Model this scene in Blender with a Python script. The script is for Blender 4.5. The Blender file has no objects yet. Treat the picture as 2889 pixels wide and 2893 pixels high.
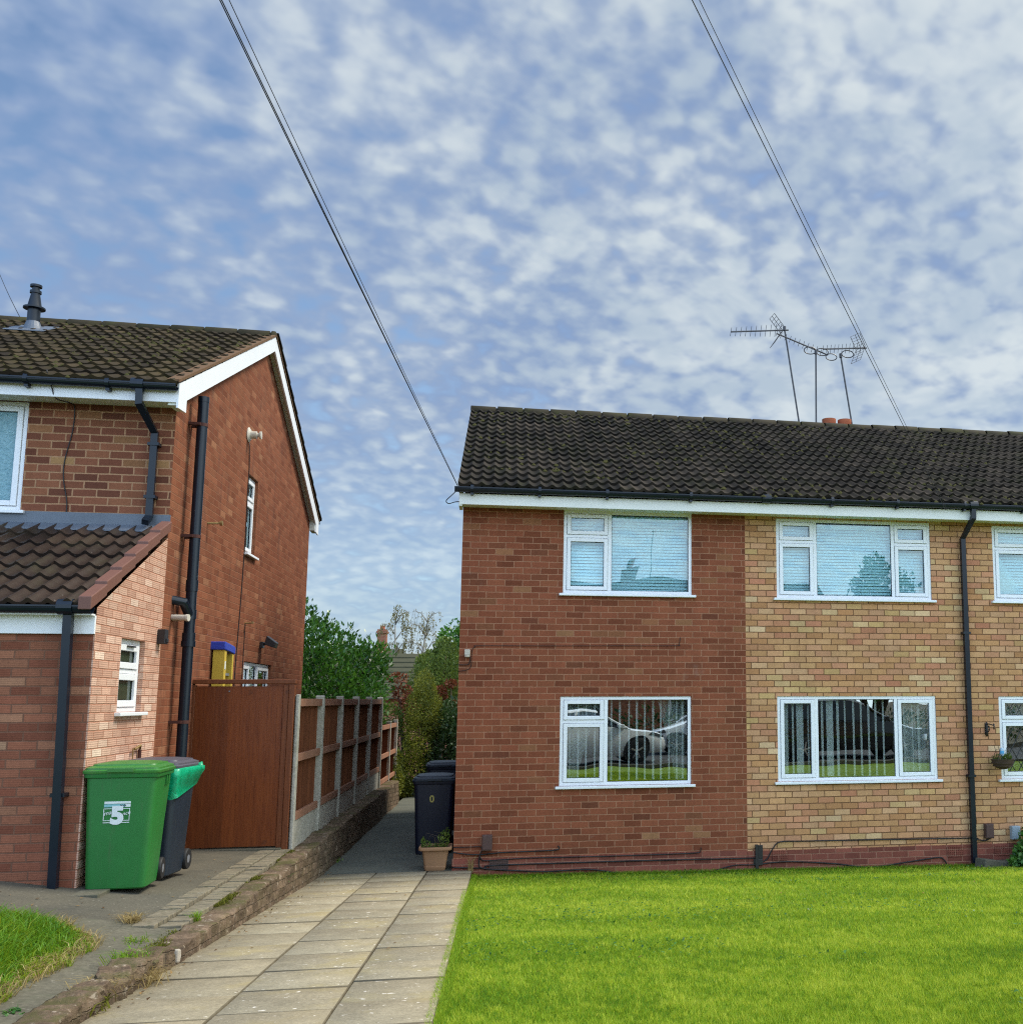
import bpy, bmesh, math, random
import numpy as np
from mathutils import Vector, Matrix
random.seed(7); RNG = np.random.default_rng(11)
PI = math.pi
scene = bpy.context.scene
COL = scene.collection
ORG = {}

# ------------------------------------------------------------------ object helpers
def tag(o, label=None, cat=None, group=None, kind=None):
    if label: o['label'] = label
    if cat: o['category'] = cat
    if group: o['group'] = group
    if kind: o['kind'] = kind
    return o

def thing(name, loc, label, cat, group=None):
    o = bpy.data.objects.new(name, None); COL.objects.link(o)
    o.empty_display_size = 0.2
    o.location = loc; ORG[o.name] = Vector(loc)
    return tag(o, label, cat, group)

def link_mesh(name, me, mat, parent=None, org=None):
    o = bpy.data.objects.new(name, me); COL.objects.link(o)
    if mat is not None: me.materials.append(mat)
    if parent is not None:
        o.parent = parent; ORG[o.name] = ORG[parent.name]
    else:
        o.location = org; ORG[o.name] = Vector(org)
    return o

def Id(x, y, z): return (x, y, z)
def front(Y): return lambda u, v, w: (u, Y - w, v)          # wall facing -Y
def side(X): return lambda u, v, w: (X + w, u, v)           # wall facing +X

class MB:
    def __init__(s): s.v = []; s.f = []
    def add(s, vs, fs):
        b = len(s.v); s.v += [tuple(p) for p in vs]; s.f += [tuple(i + b for i in f) for f in fs]
    def box(s, x0, x1, y0, y1, z0, z1, m=Id):
        vs = [m(x, y, z) for x in (x0, x1) for y in (y0, y1) for z in (z0, z1)]
        s.add(vs, [(0, 1, 3, 2), (4, 6, 7, 5), (0, 4, 5, 1), (2, 3, 7, 6), (0, 2, 6, 4), (1, 5, 7, 3)]); return s
    def quad(s, *p): s.add(p, [tuple(range(len(p)))]); return s
    def prism(s, poly, w0, w1, m=Id):
        n = len(poly)
        s.add([m(a, b, w0) for a, b in poly] + [m(a, b, w1) for a, b in poly],
              [tuple(range(n)), tuple(range(2 * n - 1, n - 1, -1))] + [(i, (i + 1) % n, n + (i + 1) % n, n + i) for i in range(n)]); return s
    def tube(s, pts, r, n=8, cap=True, m=Id):
        pts = [Vector(m(*p)) for p in pts]; k = len(pts)
        rs = r if isinstance(r, (list, tuple)) else [r] * k
        T = []
        for i in range(k):
            a = pts[max(i - 1, 0)]; b = pts[min(i + 1, k - 1)]
            t = (b - a); T.append(t.normalized() if t.length > 1e-9 else Vector((0, 0, 1)))
        ref = Vector((0, 0, 1)) if abs(T[0].z) < .9 else Vector((1, 0, 0))
        N = T[0].cross(ref).normalized(); vs = []
        for i in range(k):
            N = (N - T[i] * N.dot(T[i])); N = N.normalized() if N.length > 1e-6 else T[i].orthogonal().normalized()
            B = T[i].cross(N)
            for j in range(n):
                a = 2 * PI * (j + .5) / n; vs.append(pts[i] + (N * math.cos(a) + B * math.sin(a)) * rs[i])
        fs = [(i * n + j, i * n + (j + 1) % n, (i + 1) * n + (j + 1) % n, (i + 1) * n + j) for i in range(k - 1) for j in range(n)]
        if cap: fs += [tuple(range(n - 1, -1, -1)), tuple(range((k - 1) * n, k * n))]
        s.add(vs, fs); return s
    def loft(s, rings, cap=True):
        n = len(rings[0]); vs = [p for r in rings for p in r]
        fs = [(i * n + j, i * n + (j + 1) % n, (i + 1) * n + (j + 1) % n, (i + 1) * n + j) for i in range(len(rings) - 1) for j in range(n)]
        if cap: fs += [tuple(range(n - 1, -1, -1)), tuple(range((len(rings) - 1) * n, len(rings) * n))]
        s.add(vs, fs); return s
    def lathe(s, prof, c=(0, 0, 0), n=16, axis='z'):
        rings = []
        for r, h in prof:
            ring = []
            for j in range(n):
                a = 2 * PI * j / n; x, y = r * math.cos(a), r * math.sin(a)
                p = (x, y, h) if axis == 'z' else ((h, x, y) if axis == 'x' else (x, h, y))
                ring.append((c[0] + p[0], c[1] + p[1], c[2] + p[2]))
            rings.append(ring)
        return s.loft(rings)
    def build(s, name, mat, parent=None, org=None, smooth=False, bevel=0, recalc=True):
        me = bpy.data.meshes.new(name)
        if parent is not None: o0 = ORG[parent.name]
        else:
            if org is None:
                a = np.array(s.v); org = ((a[:, 0].min() + a[:, 0].max()) / 2, (a[:, 1].min() + a[:, 1].max()) / 2, a[:, 2].min())
            o0 = Vector(org)
        me.from_pydata([(p[0] - o0[0], p[1] - o0[1], p[2] - o0[2]) for p in s.v], [], s.f)
        if name == 'wall':
            bm = bmesh.new(); bm.from_mesh(me); bmesh.ops.remove_doubles(bm, verts=bm.verts, dist=2e-4); bm.to_mesh(me); bm.free()
        if recalc:
            bm = bmesh.new(); bm.from_mesh(me); bmesh.ops.recalc_face_normals(bm, faces=bm.faces); bm.to_mesh(me); bm.free()
        if smooth is not False:
            me.polygons.foreach_set('use_smooth', [True] * len(me.polygons))
            if smooth is not True: me.set_sharp_from_angle(angle=math.radians(smooth))
        me.update()
        o = link_mesh(name, me, mat, parent, None if parent is not None else o0)
        if bevel:
            b = o.modifiers.new('Bevel', 'BEVEL'); b.width = bevel; b.segments = 2; b.limit_method = 'ANGLE'
        return o

def np_mesh(name, V, F, mat, parent=None, org=None, tint=None, smooth=False):
    """numpy mesh: V (n,3) world, F (m,k) with k = 3 or 4; tint per-vertex float"""
    o0 = np.array(ORG[parent.name] if parent is not None else (org if org is not None else (V[:, 0].mean(), V[:, 1].mean(), V[:, 2].min())))
    me = bpy.data.meshes.new(name); m, k = F.shape
    me.vertices.add(len(V)); me.vertices.foreach_set('co', (V - o0).astype(np.float32).ravel())
    me.loops.add(m * k); me.loops.foreach_set('vertex_index', F.astype(np.int32).ravel())
    me.polygons.add(m); me.polygons.foreach_set('loop_start', np.arange(0, m * k, k, dtype=np.int32))
    if tint is not None:
        at = me.attributes.new('tint', 'FLOAT', 'POINT'); at.data.foreach_set('value', tint.astype(np.float32))
    me.update(calc_edges=True)
    if smooth: me.polygons.foreach_set('use_smooth', np.ones(m, bool))
    return link_mesh(name, me, mat, parent, None if parent is not None else tuple(float(q) for q in o0))

def vnoise(x, y, seed=0):
    xi = np.floor(x).astype(np.int64); yi = np.floor(y).astype(np.int64); fx = x - xi; fy = y - yi
    fx = fx * fx * (3 - 2 * fx); fy = fy * fy * (3 - 2 * fy)
    def h(a, b):
        n = (a * 374761393 + b * 668265263 + seed * 1442695041) & 0x7fffffff
        n = ((n ^ (n >> 13)) * 1274126177) & 0x7fffffff
        return ((n ^ (n >> 16)) & 0xffff) / 65535.0
    return (h(xi, yi) * (1 - fx) + h(xi + 1, yi) * fx) * (1 - fy) + (h(xi, yi + 1) * (1 - fx) + h(xi + 1, yi + 1) * fx) * fy
def fbm(x, y, seed=0, o=4):
    r = 0; a = .5; t = 0
    for i in range(o): r = r + a * vnoise(x * 2 ** i, y * 2 ** i, seed + i); t += a; a *= .5
    return r / t

# ------------------------------------------------------------------ node helpers
class NT:
    def __init__(s, name):
        s.m = bpy.data.materials.new(name); s.m.use_nodes = True; s.t = s.m.node_tree; s.t.nodes.clear()
        s.out = s.t.nodes.new('ShaderNodeOutputMaterial')
    def n(s, typ, **kw):
        nd = s.t.nodes.new(typ)
        for k, v in kw.items(): setattr(nd, k, v)
        return nd
    def put(s, sock, v):
        if v is None: return
        if isinstance(v, bpy.types.NodeSocket): s.t.links.new(v, sock)
        elif isinstance(v, (tuple, list)): sock.default_value = tuple(v) + ((1.0,) if len(v) == 3 and len(sock.default_value) == 4 else ())
        else: sock.default_value = v
    def math(s, op, a, b=None, c=None, clamp=False):
        nd = s.n('ShaderNodeMath', operation=op, use_clamp=clamp)
        s.put(nd.inputs[0], a); s.put(nd.inputs[1], b); s.put(nd.inputs[2], c); return nd.outputs[0]
    def vec(s, x, y, z=0.0):
        nd = s.n('ShaderNodeCombineXYZ'); s.put(nd.inputs[0], x); s.put(nd.inputs[1], y); s.put(nd.inputs[2], z); return nd.outputs[0]
    def sep(s, v):
        nd = s.n('ShaderNodeSeparateXYZ'); s.put(nd.inputs[0], v); return nd.outputs
    def obj(s): return s.n('ShaderNodeTexCoord').outputs['Object']
    def noise(s, v, scale, detail=4, rough=.55, dist=0.0):
        nd = s.n('ShaderNodeTexNoise'); s.put(nd.inputs['Vector'], v); nd.inputs['Scale'].default_value = scale
        nd.inputs['Detail'].default_value = detail; nd.inputs['Roughness'].default_value = rough; nd.inputs['Distortion'].default_value = dist
        return nd.outputs['Fac']
    def white(s, v):
        nd = s.n('ShaderNodeTexWhiteNoise', noise_dimensions='3D'); s.put(nd.inputs['Vector'], v); return nd.outputs['Value']
    def ramp(s, f, stops, interp='LINEAR'):
        nd = s.n('ShaderNodeValToRGB'); s.put(nd.inputs[0], f); e = nd.color_ramp.elements; nd.color_ramp.interpolation = interp
        while len(e) < len(stops): e.new(.5)
        for i, (p, c) in enumerate(stops): e[i].position = p; e[i].color = tuple(c) + (1.0,)
        return nd.outputs[0]
    def smooth(s, v, a, b):
        nd = s.n('ShaderNodeMapRange', interpolation_type='SMOOTHSTEP'); s.put(nd.inputs[0], v); s.put(nd.inputs[1], a); s.put(nd.inputs[2], b); return nd.outputs[0]
    def mix(s, f, a, b, blend='MIX'):
        nd = s.n('ShaderNodeMix', data_type='RGBA', blend_type=blend); s.put(nd.inputs[0], f); s.put(nd.inputs[6], a); s.put(nd.inputs[7], b); return nd.outputs[2]
    def bump(s, h, strength=.5, dist=.01):
        nd = s.n('ShaderNodeBump'); s.put(nd.inputs['Height'], h); nd.inputs['Strength'].default_value = strength; nd.inputs['Distance'].default_value = dist; return nd.outputs[0]
    def attr(s, name='tint'): return s.n('ShaderNodeAttribute', attribute_name=name).outputs['Fac']
    def bsdf(s, color, rough=.6, normal=None, spec=.5, metal=0.0, trans=0.0, **kw):
        nd = s.n('ShaderNodeBsdfPrincipled'); s.put(nd.inputs['Base Color'], color); s.put(nd.inputs['Roughness'], rough)
        nd.inputs['Specular IOR Level'].default_value = spec; nd.inputs['Metallic'].default_value = metal
        if normal is not None: s.put(nd.inputs['Normal'], normal)
        for k, v in kw.items(): s.put(nd.inputs[k.replace('_', ' ')], v)
        return nd.outputs[0]
    def done(s, sh): s.t.links.new(sh, s.out.inputs[0]); return s.m

MATS = {}
def plain(name, col, rough=.5, spec=.5, metal=0.0, var=.12, scale=6.0, bump=.0, coat=0.0):
    if name in MATS: return MATS[name]
    t = NT(name); c = t.obj(); n = t.noise(c, scale, 5, .6); n2 = t.noise(c, scale * 9, 3, .6)
    k = t.math('ADD', t.math('MULTIPLY', n, var * 2), t.math('ADD', t.math('MULTIPLY', n2, var), 1 - var * 1.5))
    colr = t.mix(1.0, col, t.vec(k, k, k), 'MULTIPLY')
    r = t.math('ADD', rough - .06, t.math('MULTIPLY', n, .12))
    nm = t.bump(n2, bump, .004) if bump else None
    MATS[name] = t.done(t.bsdf(colr, r, nm, spec, metal, Coat_Weight=coat)); return MATS[name]

def brick(name, stops, mortar, bw=.2285, bh=.0825, mw=.011, stripe=0.0, bumpk=.5, stain=None, bond=.5, interp='LINEAR'):
    t = NT(name); c = t.sep(t.obj()); g = t.n('ShaderNodeNewGeometry'); nn = t.sep(g.outputs['Normal'])
    sel = t.math('GREATER_THAN', t.math('ABSOLUTE', nn[0]), .6)
    u0 = t.math('ADD', t.math('MULTIPLY', c[1], sel), t.math('MULTIPLY', c[0], t.math('SUBTRACT', 1.0, sel))); v0 = c[2]
    p = t.vec(u0, v0, sel)
    w1 = t.noise(p, 7.0, 2); w2 = t.noise(t.vec(v0, u0, sel), 9.0, 2)
    u = t.math('ADD', u0, t.math('MULTIPLY', t.math('SUBTRACT', w1, .5), .014)); v = t.math('ADD', v0, t.math('MULTIPLY', t.math('SUBTRACT', w2, .5), .010))
    vr = t.math('DIVIDE', v, bh); row = t.math('FLOOR', vr); fv = t.math('SUBTRACT', vr, row)
    rj = t.white(t.vec(row, 3.0, 7.0))
    ur = t.math('ADD', t.math('DIVIDE', u, bw), t.math('ADD', t.math('MULTIPLY', t.math('MODULO', t.math('ADD', row, 400.0), 2.0), bond), t.math('MULTIPLY', rj, .12)))
    colm = t.math('FLOOR', ur); fu = t.math('SUBTRACT', ur, colm)
    du = t.math('MULTIPLY', t.math('MINIMUM', fu, t.math('SUBTRACT', 1.0, fu)), bw)
    dv = t.math('MULTIPLY', t.math('MINIMUM', fv, t.math('SUBTRACT', 1.0, fv)), bh)
    d = t.math('MINIMUM', du, dv); jit = t.math('MULTIPLY', t.math('SUBTRACT', t.noise(p, 60.0, 3), .5), .005)
    mask = t.smooth(t.math('ADD', d, jit), mw * .5 - .002, mw * .5 + .003)
    rnd = t.white(t.vec(colm, row, sel)); rnd2 = t.white(t.vec(row, colm, t.math('ADD', sel, 5.0)))
    bc = t.ramp(rnd, stops, interp)
    k = t.math('ADD', .80, t.math('ADD', t.math('MULTIPLY', rnd2, .22), t.math('MULTIPLY', t.noise(p, 38.0, 6, .8), .85)))
    k = t.math('SUBTRACT', k, .33)
    if stripe:
        sv = t.math('FRACT', t.math('MULTIPLY', v, 4 / bh)); k = t.math('MULTIPLY', k, t.math('ADD', 1 - stripe, t.math('MULTIPLY', t.smooth(sv, .1, .5), stripe * 1.3)))
    bc = t.mix(1.0, bc, t.vec(k, k, k), 'MULTIPLY')
    big = t.noise(p, .9, 5, .65); kb = t.math('ADD', .80, t.math('MULTIPLY', big, .40)); bc = t.mix(1.0, bc, t.vec(kb, kb, kb), 'MULTIPLY')
    mk = t.math('ADD', .7, t.math('MULTIPLY', t.noise(p, 25.0, 4, .7), .6))
    mc = t.mix(1.0, mortar, t.vec(mk, mk, mk), 'MULTIPLY')
    colr = t.mix(mask, mc, bc)
    rs = t.noise(t.vec(t.math('MULTIPLY', u0, 4.0), t.math('MULTIPLY', v0, .45), sel), 1.0, 6, .75); kr = t.math('ADD', .72, t.math('MULTIPLY', rs, .56)); colr = t.mix(1.0, colr, t.vec(kr, kr, kr), 'MULTIPLY')
    efl = t.smooth(t.noise(p, 1.7, 6, .7), .62, .80); colr = t.mix(t.math('MULTIPLY', efl, .22), colr, (.42, .36, .30))
    if stain:
        st = t.smooth(t.noise(t.vec(t.math('MULTIPLY', u0, 5.0), t.math('MULTIPLY', v0, 1.4), sel), .8, 5, .7), .50, .72)
        colr = t.mix(t.math('MULTIPLY', st, stain), colr, (.09, .045, .035))
    hgt = t.math('ADD', t.math('MULTIPLY', mask, 1.0), t.math('MULTIPLY', t.noise(p, 90.0, 4, .7), .45))
    return t.done(t.bsdf(colr, .85, t.bump(hgt, bumpk, .006), .08))

def foliage(name, dark, mid, light, rough=.5, trans=.28, spec=.4):
    t = NT(name); a = t.attr(); c = t.ramp(a, [(0, dark), (.5, mid), (1, light)])
    b = t.bsdf(c, rough, None, spec); tr = t.n('ShaderNodeBsdfTranslucent'); t.put(tr.inputs[0], t.mix(.5, c, light))
    mx = t.n('ShaderNodeMixShader'); mx.inputs[0].default_value = trans; t.t.links.new(b, mx.inputs[1]); t.t.links.new(tr.outputs[0], mx.inputs[2])
    return t.done(mx.outputs[0])

def roof_mat(name, a, b, c, moss, lichen=.5, tw=.30, th=.145, rough=.8):
    t = NT(name); o = t.obj(); s = t.sep(o); tn = t.attr()
    col = t.ramp(tn, [(0, a), (.5, b), (1, c)])
    n = t.noise(o, 14.0, 6, .7); k = t.math('ADD', .55, t.math('MULTIPLY', n, .9)); col = t.mix(1.0, col, t.vec(k, k, k), 'MULTIPLY')
    m = t.smooth(t.noise(o, 2.6, 6, .72), .47, .70); col = t.mix(t.math('MULTIPLY', m, .65), col, moss)
    l = t.smooth(t.noise(o, 34.0, 4, .6), .69, .76); l2 = t.math('MULTIPLY', l, t.smooth(t.noise(o, 1.6, 3), .40, .62))
    col = t.mix(t.math('MULTIPLY', l2, lichen), col, (.36, .33, .28))
    return t.done(t.bsdf(col, rough, t.bump(t.noise(o, 70.0, 4, .7), .5, .006), .14))

# ------------------------------------------------------------------ materials
M = {}
M['upvc'] = plain('white_plastic', (.78, .80, .82), .28, .5, var=.035, scale=2.5)
M['upvc_old'] = plain('cream_paint', (.74, .75, .70), .4, .5, var=.08, scale=2.0)
M['black_pl'] = plain('dark_rainware', (.004, .009, .017), .30, .4, var=.25, scale=3.0)
M['black_iron'] = plain('black_iron', (.018, .017, .016), .5, .5, var=.3, scale=20)
M['cable'] = plain('cable_rubber', (.012, .011, .012), .5, .4, var=.2, scale=9)
M['soffit'] = plain('soffit_board', (.66, .68, .60), .5, .4, var=.06, scale=2)
M['lead'] = plain('lead_flashing', (.10, .12, .15), .45, .6, var=.35, scale=5, bump=.4)
M['alu'] = plain('aerial_metal', (.07, .07, .075), .45, .5, .6, var=.2, scale=8)
M['terracotta'] = plain('terracotta', (.36, .11, .05), .8, .3, var=.25, scale=9)
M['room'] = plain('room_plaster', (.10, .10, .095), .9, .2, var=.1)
M['box_brown'] = plain('brown_box_plastic', (.085, .045, .040), .45, .4, var=.25)
M['box_grey'] = plain('grey_box_plastic', (.30, .36, .40), .45, .4, var=.12)
M['white_fit'] = plain('white_fitting', (.50, .46, .39), .4, .4, var=.15, scale=20)
M['brass'] = plain('old_brass', (.30, .20, .08), .5, .5, .6, var=.3, scale=20)
M['rust'] = plain('rusty_pipe', (.065, .022, .016), .7, .3, var=.4, scale=30)
M['lamp_black'] = plain('black_lamp_casing', (.016, .016, .018), .35, .5, var=.2)

M['brick_red'] = brick('red_house_brick', [(0, (.158, .050, .026)), (.22, (.200, .064, .033)), (.6, (.232, .075, .039)), (.88, (.220, .076, .038)), (.945, (.140, .047, .026)), (.985, (.24, .100, .048)), (1, (.29, .145, .07))], (.33, .165, .098), mw=.009, interp='LINEAR')
M['brick_buff'] = brick('buff_house_brick', [(0, (.42, .205, .092)), (.2, (.48, .258, .118)), (.4, (.53, .302, .150)), (.55, (.48, .222, .122)), (.7, (.55, .335, .178)), (.84, (.44, .185, .105)), (.93, (.51, .330, .140)), (1, (.59, .40, .23))], (.16, .080, .040), mw=.011)
M['brick_plinth'] = brick('plinth_engineering_brick', [(0, (.15, .05, .036)), (.5, (.21, .068, .047)), (1, (.25, .085, .058))], (.30, .15, .10), mw=.009)
M['brick_left'] = brick('dark_house_brick', [(0, (.11, .042, .026)), (.25, (.17, .062, .037)), (.6, (.22, .085, .047)), (.88, (.24, .095, .05)), (.965, (.26, .13, .06)), (1, (.34, .21, .09))], (.36, .205, .115), mw=.013)
M['brick_gable'] = brick('gable_brick', [(0, (.158, .053, .028)), (.3, (.185, .065, .034)), (.7, (.208, .076, .040)), (.93, (.228, .090, .048)), (1, (.265, .125, .068))], (.20, .088, .05), mw=.011, stripe=.14, stain=.5)
M['brick_garage'] = brick('garage_front_brick', [(0, (.17, .060, .036)), (.3, (.22, .078, .046)), (.6, (.26, .10, .058)), (.88, (.27, .112, .065)), (.965, (.30, .145, .085)), (1, (.38, .23, .14))], (.17, .085, .055), bh=.076, mw=.011, stripe=.16)
M['brick_garage_sunlit'] = brick('garage_side_brick_sunlit', [(0, (.42, .232, .165)), (.3, (.46, .270, .195)), (.7, (.50, .310, .228)), (.95, (.54, .36, .275)), (1, (.62, .47, .37))], (.36, .17, .11), bh=.076, mw=.010, stripe=.40, bumpk=.8)  # paler than the garage front: sunlight put into the brick colour
M['brick_far'] = brick('distant_brick', [(0, (.26, .10, .06)), (1, (.36, .15, .09))], (.35, .22, .15))

M['roof_right'] = roof_mat('weathered_roof_tile', (.008, .0065, .005), (.019, .015, .011), (.044, .034, .025), (.022, .023, .008), .8)
M['roof_left'] = roof_mat('mossy_roof_tile', (.016, .011, .006), (.031, .022, .011), (.054, .038, .018), (.040, .032, .009), .7)
M['roof_garage'] = roof_mat('smooth_brown_tile', (.020, .014, .012), (.032, .021, .016), (.050, .033, .024), (.040, .034, .020), .5, rough=.42)
M['verge'] = plain('verge_cap', (.150, .066, .047), .55, .4, var=.15, scale=5)
M['mortar_verge'] = plain('verge_mortar', (.13, .075, .04), .9, .2, var=.4, scale=14, bump=.6)
M['ridge'] = roof_mat('mossy_ridge_tile', (.018, .017, .010), (.026, .022, .013), (.034, .028, .017), (.046, .050, .012), .8)

def glass(name, tintc, refl, wob=.0006, rough=0.0):
    t = NT(name); tr = t.n('ShaderNodeBsdfTransparent'); tr.inputs[0].default_value = tintc + (1,)
    gl = t.n('ShaderNodeBsdfGlossy'); gl.inputs['Roughness'].default_value = rough; gl.inputs[0].default_value = (.92, 1.0, 1.0, 1)
    nm = t.bump(t.noise(t.obj(), 1.3, 1), .25, wob * 10); t.t.links.new(nm, gl.inputs['Normal'])
    lw = t.n('ShaderNodeLayerWeight'); lw.inputs[0].default_value = .35
    f = t.math('ADD', refl, t.math('MULTIPLY', lw.outputs['Fresnel'], .5), clamp=True)
    mx = t.n('ShaderNodeMixShader'); t.t.links.new(f, mx.inputs[0]); t.t.links.new(tr.outputs[0], mx.inputs[1]); t.t.links.new(gl.outputs[0], mx.inputs[2])
    return t.done(mx.outputs[0])
M['glass'] = glass('window_glass', (.90, .97, .97), .38, .0012)
M['glass_up'] = glass('upper_window_glass', (.64, .87, .92), .115, .0012)
def frosted():
    t = NT('frosted_glass'); o = t.obj(); n = t.noise(o, 42.0, 4, .6); c = t.ramp(n, [(.3, (.10, .25, .30)), (.7, (.23, .42, .47))])
    return t.done(t.bsdf(c, .12, t.bump(n, .9, .01), .6))
M['frosted'] = frosted()
M['dark_glass'] = plain('dark_green_glass', (.035, .05, .03), .06, .7, var=.2, scale=2)  # even dark green pane colour of the garage side window
M['blind'] = plain('white_blind_slat', (.86, .90, .88), .45, .4, var=.02)
def sheer():
    t = NT('net_curtain'); d = t.n('ShaderNodeBsdfDiffuse'); d.inputs[0].default_value = (.8, .85, .82, 1); tr = t.n('ShaderNodeBsdfTransparent')
    mx = t.n('ShaderNodeMixShader'); mx.inputs[0].default_value = .62; t.t.links.new(tr.outputs[0], mx.inputs[1]); t.t.links.new(d.outputs[0], mx.inputs[2]); return t.done(mx.outputs[0])
M['sheer'] = sheer()

def slab_mat():
    t = NT('concrete_paving'); o = t.obj(); s = t.sep(o); a = t.attr()
    c = t.ramp(a, [(0, (.245, .210, .142)), (.5, (.268, .230, .156)), (1, (.295, .255, .172))])
    n = t.noise(o, 5.0, 6, .7); k = t.math('ADD', .55, t.math('MULTIPLY', n, .9)); c = t.mix(1.0, c, t.vec(k, k, k), 'MULTIPLY')
    fine = t.noise(o, 48.0, 5, .8); k2 = t.math('ADD', .30, t.math('MULTIPLY', fine, 1.4)); c = t.mix(1.0, c, t.vec(k2, k2, k2), 'MULTIPLY')
    y = t.smooth(t.noise(o, 2.2, 5, .65), .50, .72); c = t.mix(t.math('MULTIPLY', y, .35), c, (.40, .32, .12))
    w = t.math('MULTIPLY', t.smooth(t.noise(o, 21.0, 3, .55), .645, .71), t.smooth(t.noise(o, 1.3, 3), .38, .58)); c = t.mix(t.math('MULTIPLY', w, .85), c, (.72, .66, .56))
    d = t.smooth(t.noise(o, 1.1, 6, .7), .52, .75); c = t.mix(t.math('MULTIPLY', d, .28), c, (.20, .165, .11))
    return t.done(t.bsdf(c, .92, t.bump(t.math('ADD', fine, t.math('MULTIPLY', n, .5)), .55, .006), .2))
M['slab'] = slab_mat()
def ground_mat(name, a, b, fine=70.0, patch=(.12, .13, .06), pk=.3, bumpk=.5, big=1.4):
    t = NT(name); o = t.obj(); n = t.noise(o, big, 6, .65); f = t.noise(o, fine, 4, .75)
    c = t.ramp(n, [(.3, a), (.7, b)]); k = t.math('ADD', .35, t.math('MULTIPLY', f, 1.3)); c = t.mix(1.0, c, t.vec(k, k, k), 'MULTIPLY')
    sp_ = t.math('MULTIPLY', t.smooth(t.noise(o, fine * .8, 3, .6), .63, .72), .45); c = t.mix(sp_, c, (.36, .33, .27))
    p = t.smooth(t.noise(o, big * 1.9, 6, .72), .52, .72); c = t.mix(t.math('MULTIPLY', p, pk), c, patch)
    return t.done(t.bsdf(c, .92, t.bump(f, bumpk, .006), .2))
M['concrete'] = ground_mat('fence_concrete', (.27, .26, .215), (.40, .385, .325), 30.0, (.15, .15, .09), .55, .5, big=3.0)
M['gravelb'] = ground_mat('gravel_board_concrete', (.32, .30, .245), (.45, .43, .36), 30.0, (.17, .17, .10), .6, .5, big=2.5)
M['tarmac'] = ground_mat('weathered_tarmac', (.075, .070, .054), (.120, .107, .078), 60.0, (.062, .060, .050), .6)
M['tarmac_road'] = ground_mat('road_tarmac', (.06, .06, .06), (.09, .088, .084), 95.0, (.05, .05, .05), .3)
M['conc_path'] = ground_mat('old_concrete', (.080, .076, .056), (.150, .136, .098), 30.0, (.065, .075, .045), .75)
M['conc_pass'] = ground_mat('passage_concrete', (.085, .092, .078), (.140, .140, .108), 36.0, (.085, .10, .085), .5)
M['blocks'] = ground_mat('block_paving', (.13, .112, .078), (.22, .187, .128), 36.0, (.075, .08, .04), .65, big=5.0)
M['soil'] = ground_mat('soil', (.055, .04, .022), (.10, .08, .04), 40.0, (.05, .07, .015), .5)
M['turf'] = ground_mat('turf_soil', (.10, .17, .012), (.17, .24, .018), 60.0, (.19, .20, .03), .4, big=2.0)
M['wallstone'] = ground_mat('mossy_wall_brick', (.15, .085, .055), (.25, .16, .10), 38.0, (.085, .07, .035), .75, .9, big=4.5)
M['wallcap'] = ground_mat('mossy_coping', (.15, .12, .085), (.23, .185, .13), 38.0, (.10, .105, .025), .65, .9, big=3.0)
# ================================================================== GROUND
def zd(Y): return -.0605 * np.minimum(np.maximum(Y, -9.0), 0.0)
def sm(x): x = np.clip(x, 0, 1); return x * x * (3 - 2 * x)
def zl(X, Y): return zd(Y) - (.055 + .012 * np.clip(X, 0, 12)) * sm(1 + Y / 3.0) - .035 - .06 * sm((-8.6 - Y) / 4)
def hL(X, Y):
    k = np.clip(.04 + .1 * (-1 - Y) / 3, .04, .14); return .435 + k * np.clip(-1.85 - X, 0, 4) + .02 * np.clip(-5 - Y, 0, 4)

def structure(o, label, cat='ground'): return tag(o, label, cat, kind='structure')

def grid_sheet(name, xs, ys, zf, mat, label, cat='ground'):
    X, Y = np.meshgrid(np.array(xs, float), np.array(ys, float)); Z = zf(X, Y)
    V = np.stack([X, Y, Z], -1).reshape(-1, 3); nx, ny = len(xs), len(ys)
    i, j = np.meshgrid(np.arange(nx - 1), np.arange(ny - 1)); a = (j * nx + i).ravel()
    F = np.stack([a, a + 1, a + nx + 1, a + nx], -1)
    return structure(np_mesh(name, V, F, mat, smooth=True), label, cat)

def zground(X, Y):
    r = zl(X, np.minimum(Y, -.01)) - .12; l = hL(X, np.minimum(Y, 6)) - .12
    z = np.where(X < -1.7, l, r); z = np.where(Y > 0, np.where(X < -1.7, l - .35 * sm((Y - 8) / 6), -.16), z)
    z = z - 1.4 * sm((Y - 14) / 16); z = np.where(Y < -9.5, .33, z); return z
grid_sheet('ground', [-600, -80, -25, -10, -5, -3, -1.72, -1.68, .2, 1, 3, 6, 9, 14, 25, 80, 600],
           [-600, -80, -25, -18, -12, -9.5, -8, -6, -4, -2, -1, -.02, .02, 3, 6, 8, 10, 12, 14, 18, 22, 26, 30, 80, 600], zground, M['soil'], 'brown soil and rough ground under the gardens')
grid_sheet('lawn', np.linspace(.24, 16, 40), np.linspace(-12.45, -.01, 34), lambda X, Y: zl(X, Y), M['turf'], 'mown front lawn before the red and buff houses', 'lawn')
grid_sheet('road', np.linspace(-60, 60, 25), [-21.5, -18, -15, -12.6], lambda X, Y: .44 + 0 * X, M['tarmac_road'], 'dark tarmac road behind the viewpoint', 'road')
b = MB(); b.box(-60, 60, -12.6, -12.47, .3, .53)
structure(b.build('kerb', M['conc_path']), 'concrete kerb between the gardens and the road', 'kerb')
b = MB(); b.box(-60, 60, -23.0, -21.5, .3, .56)
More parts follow.
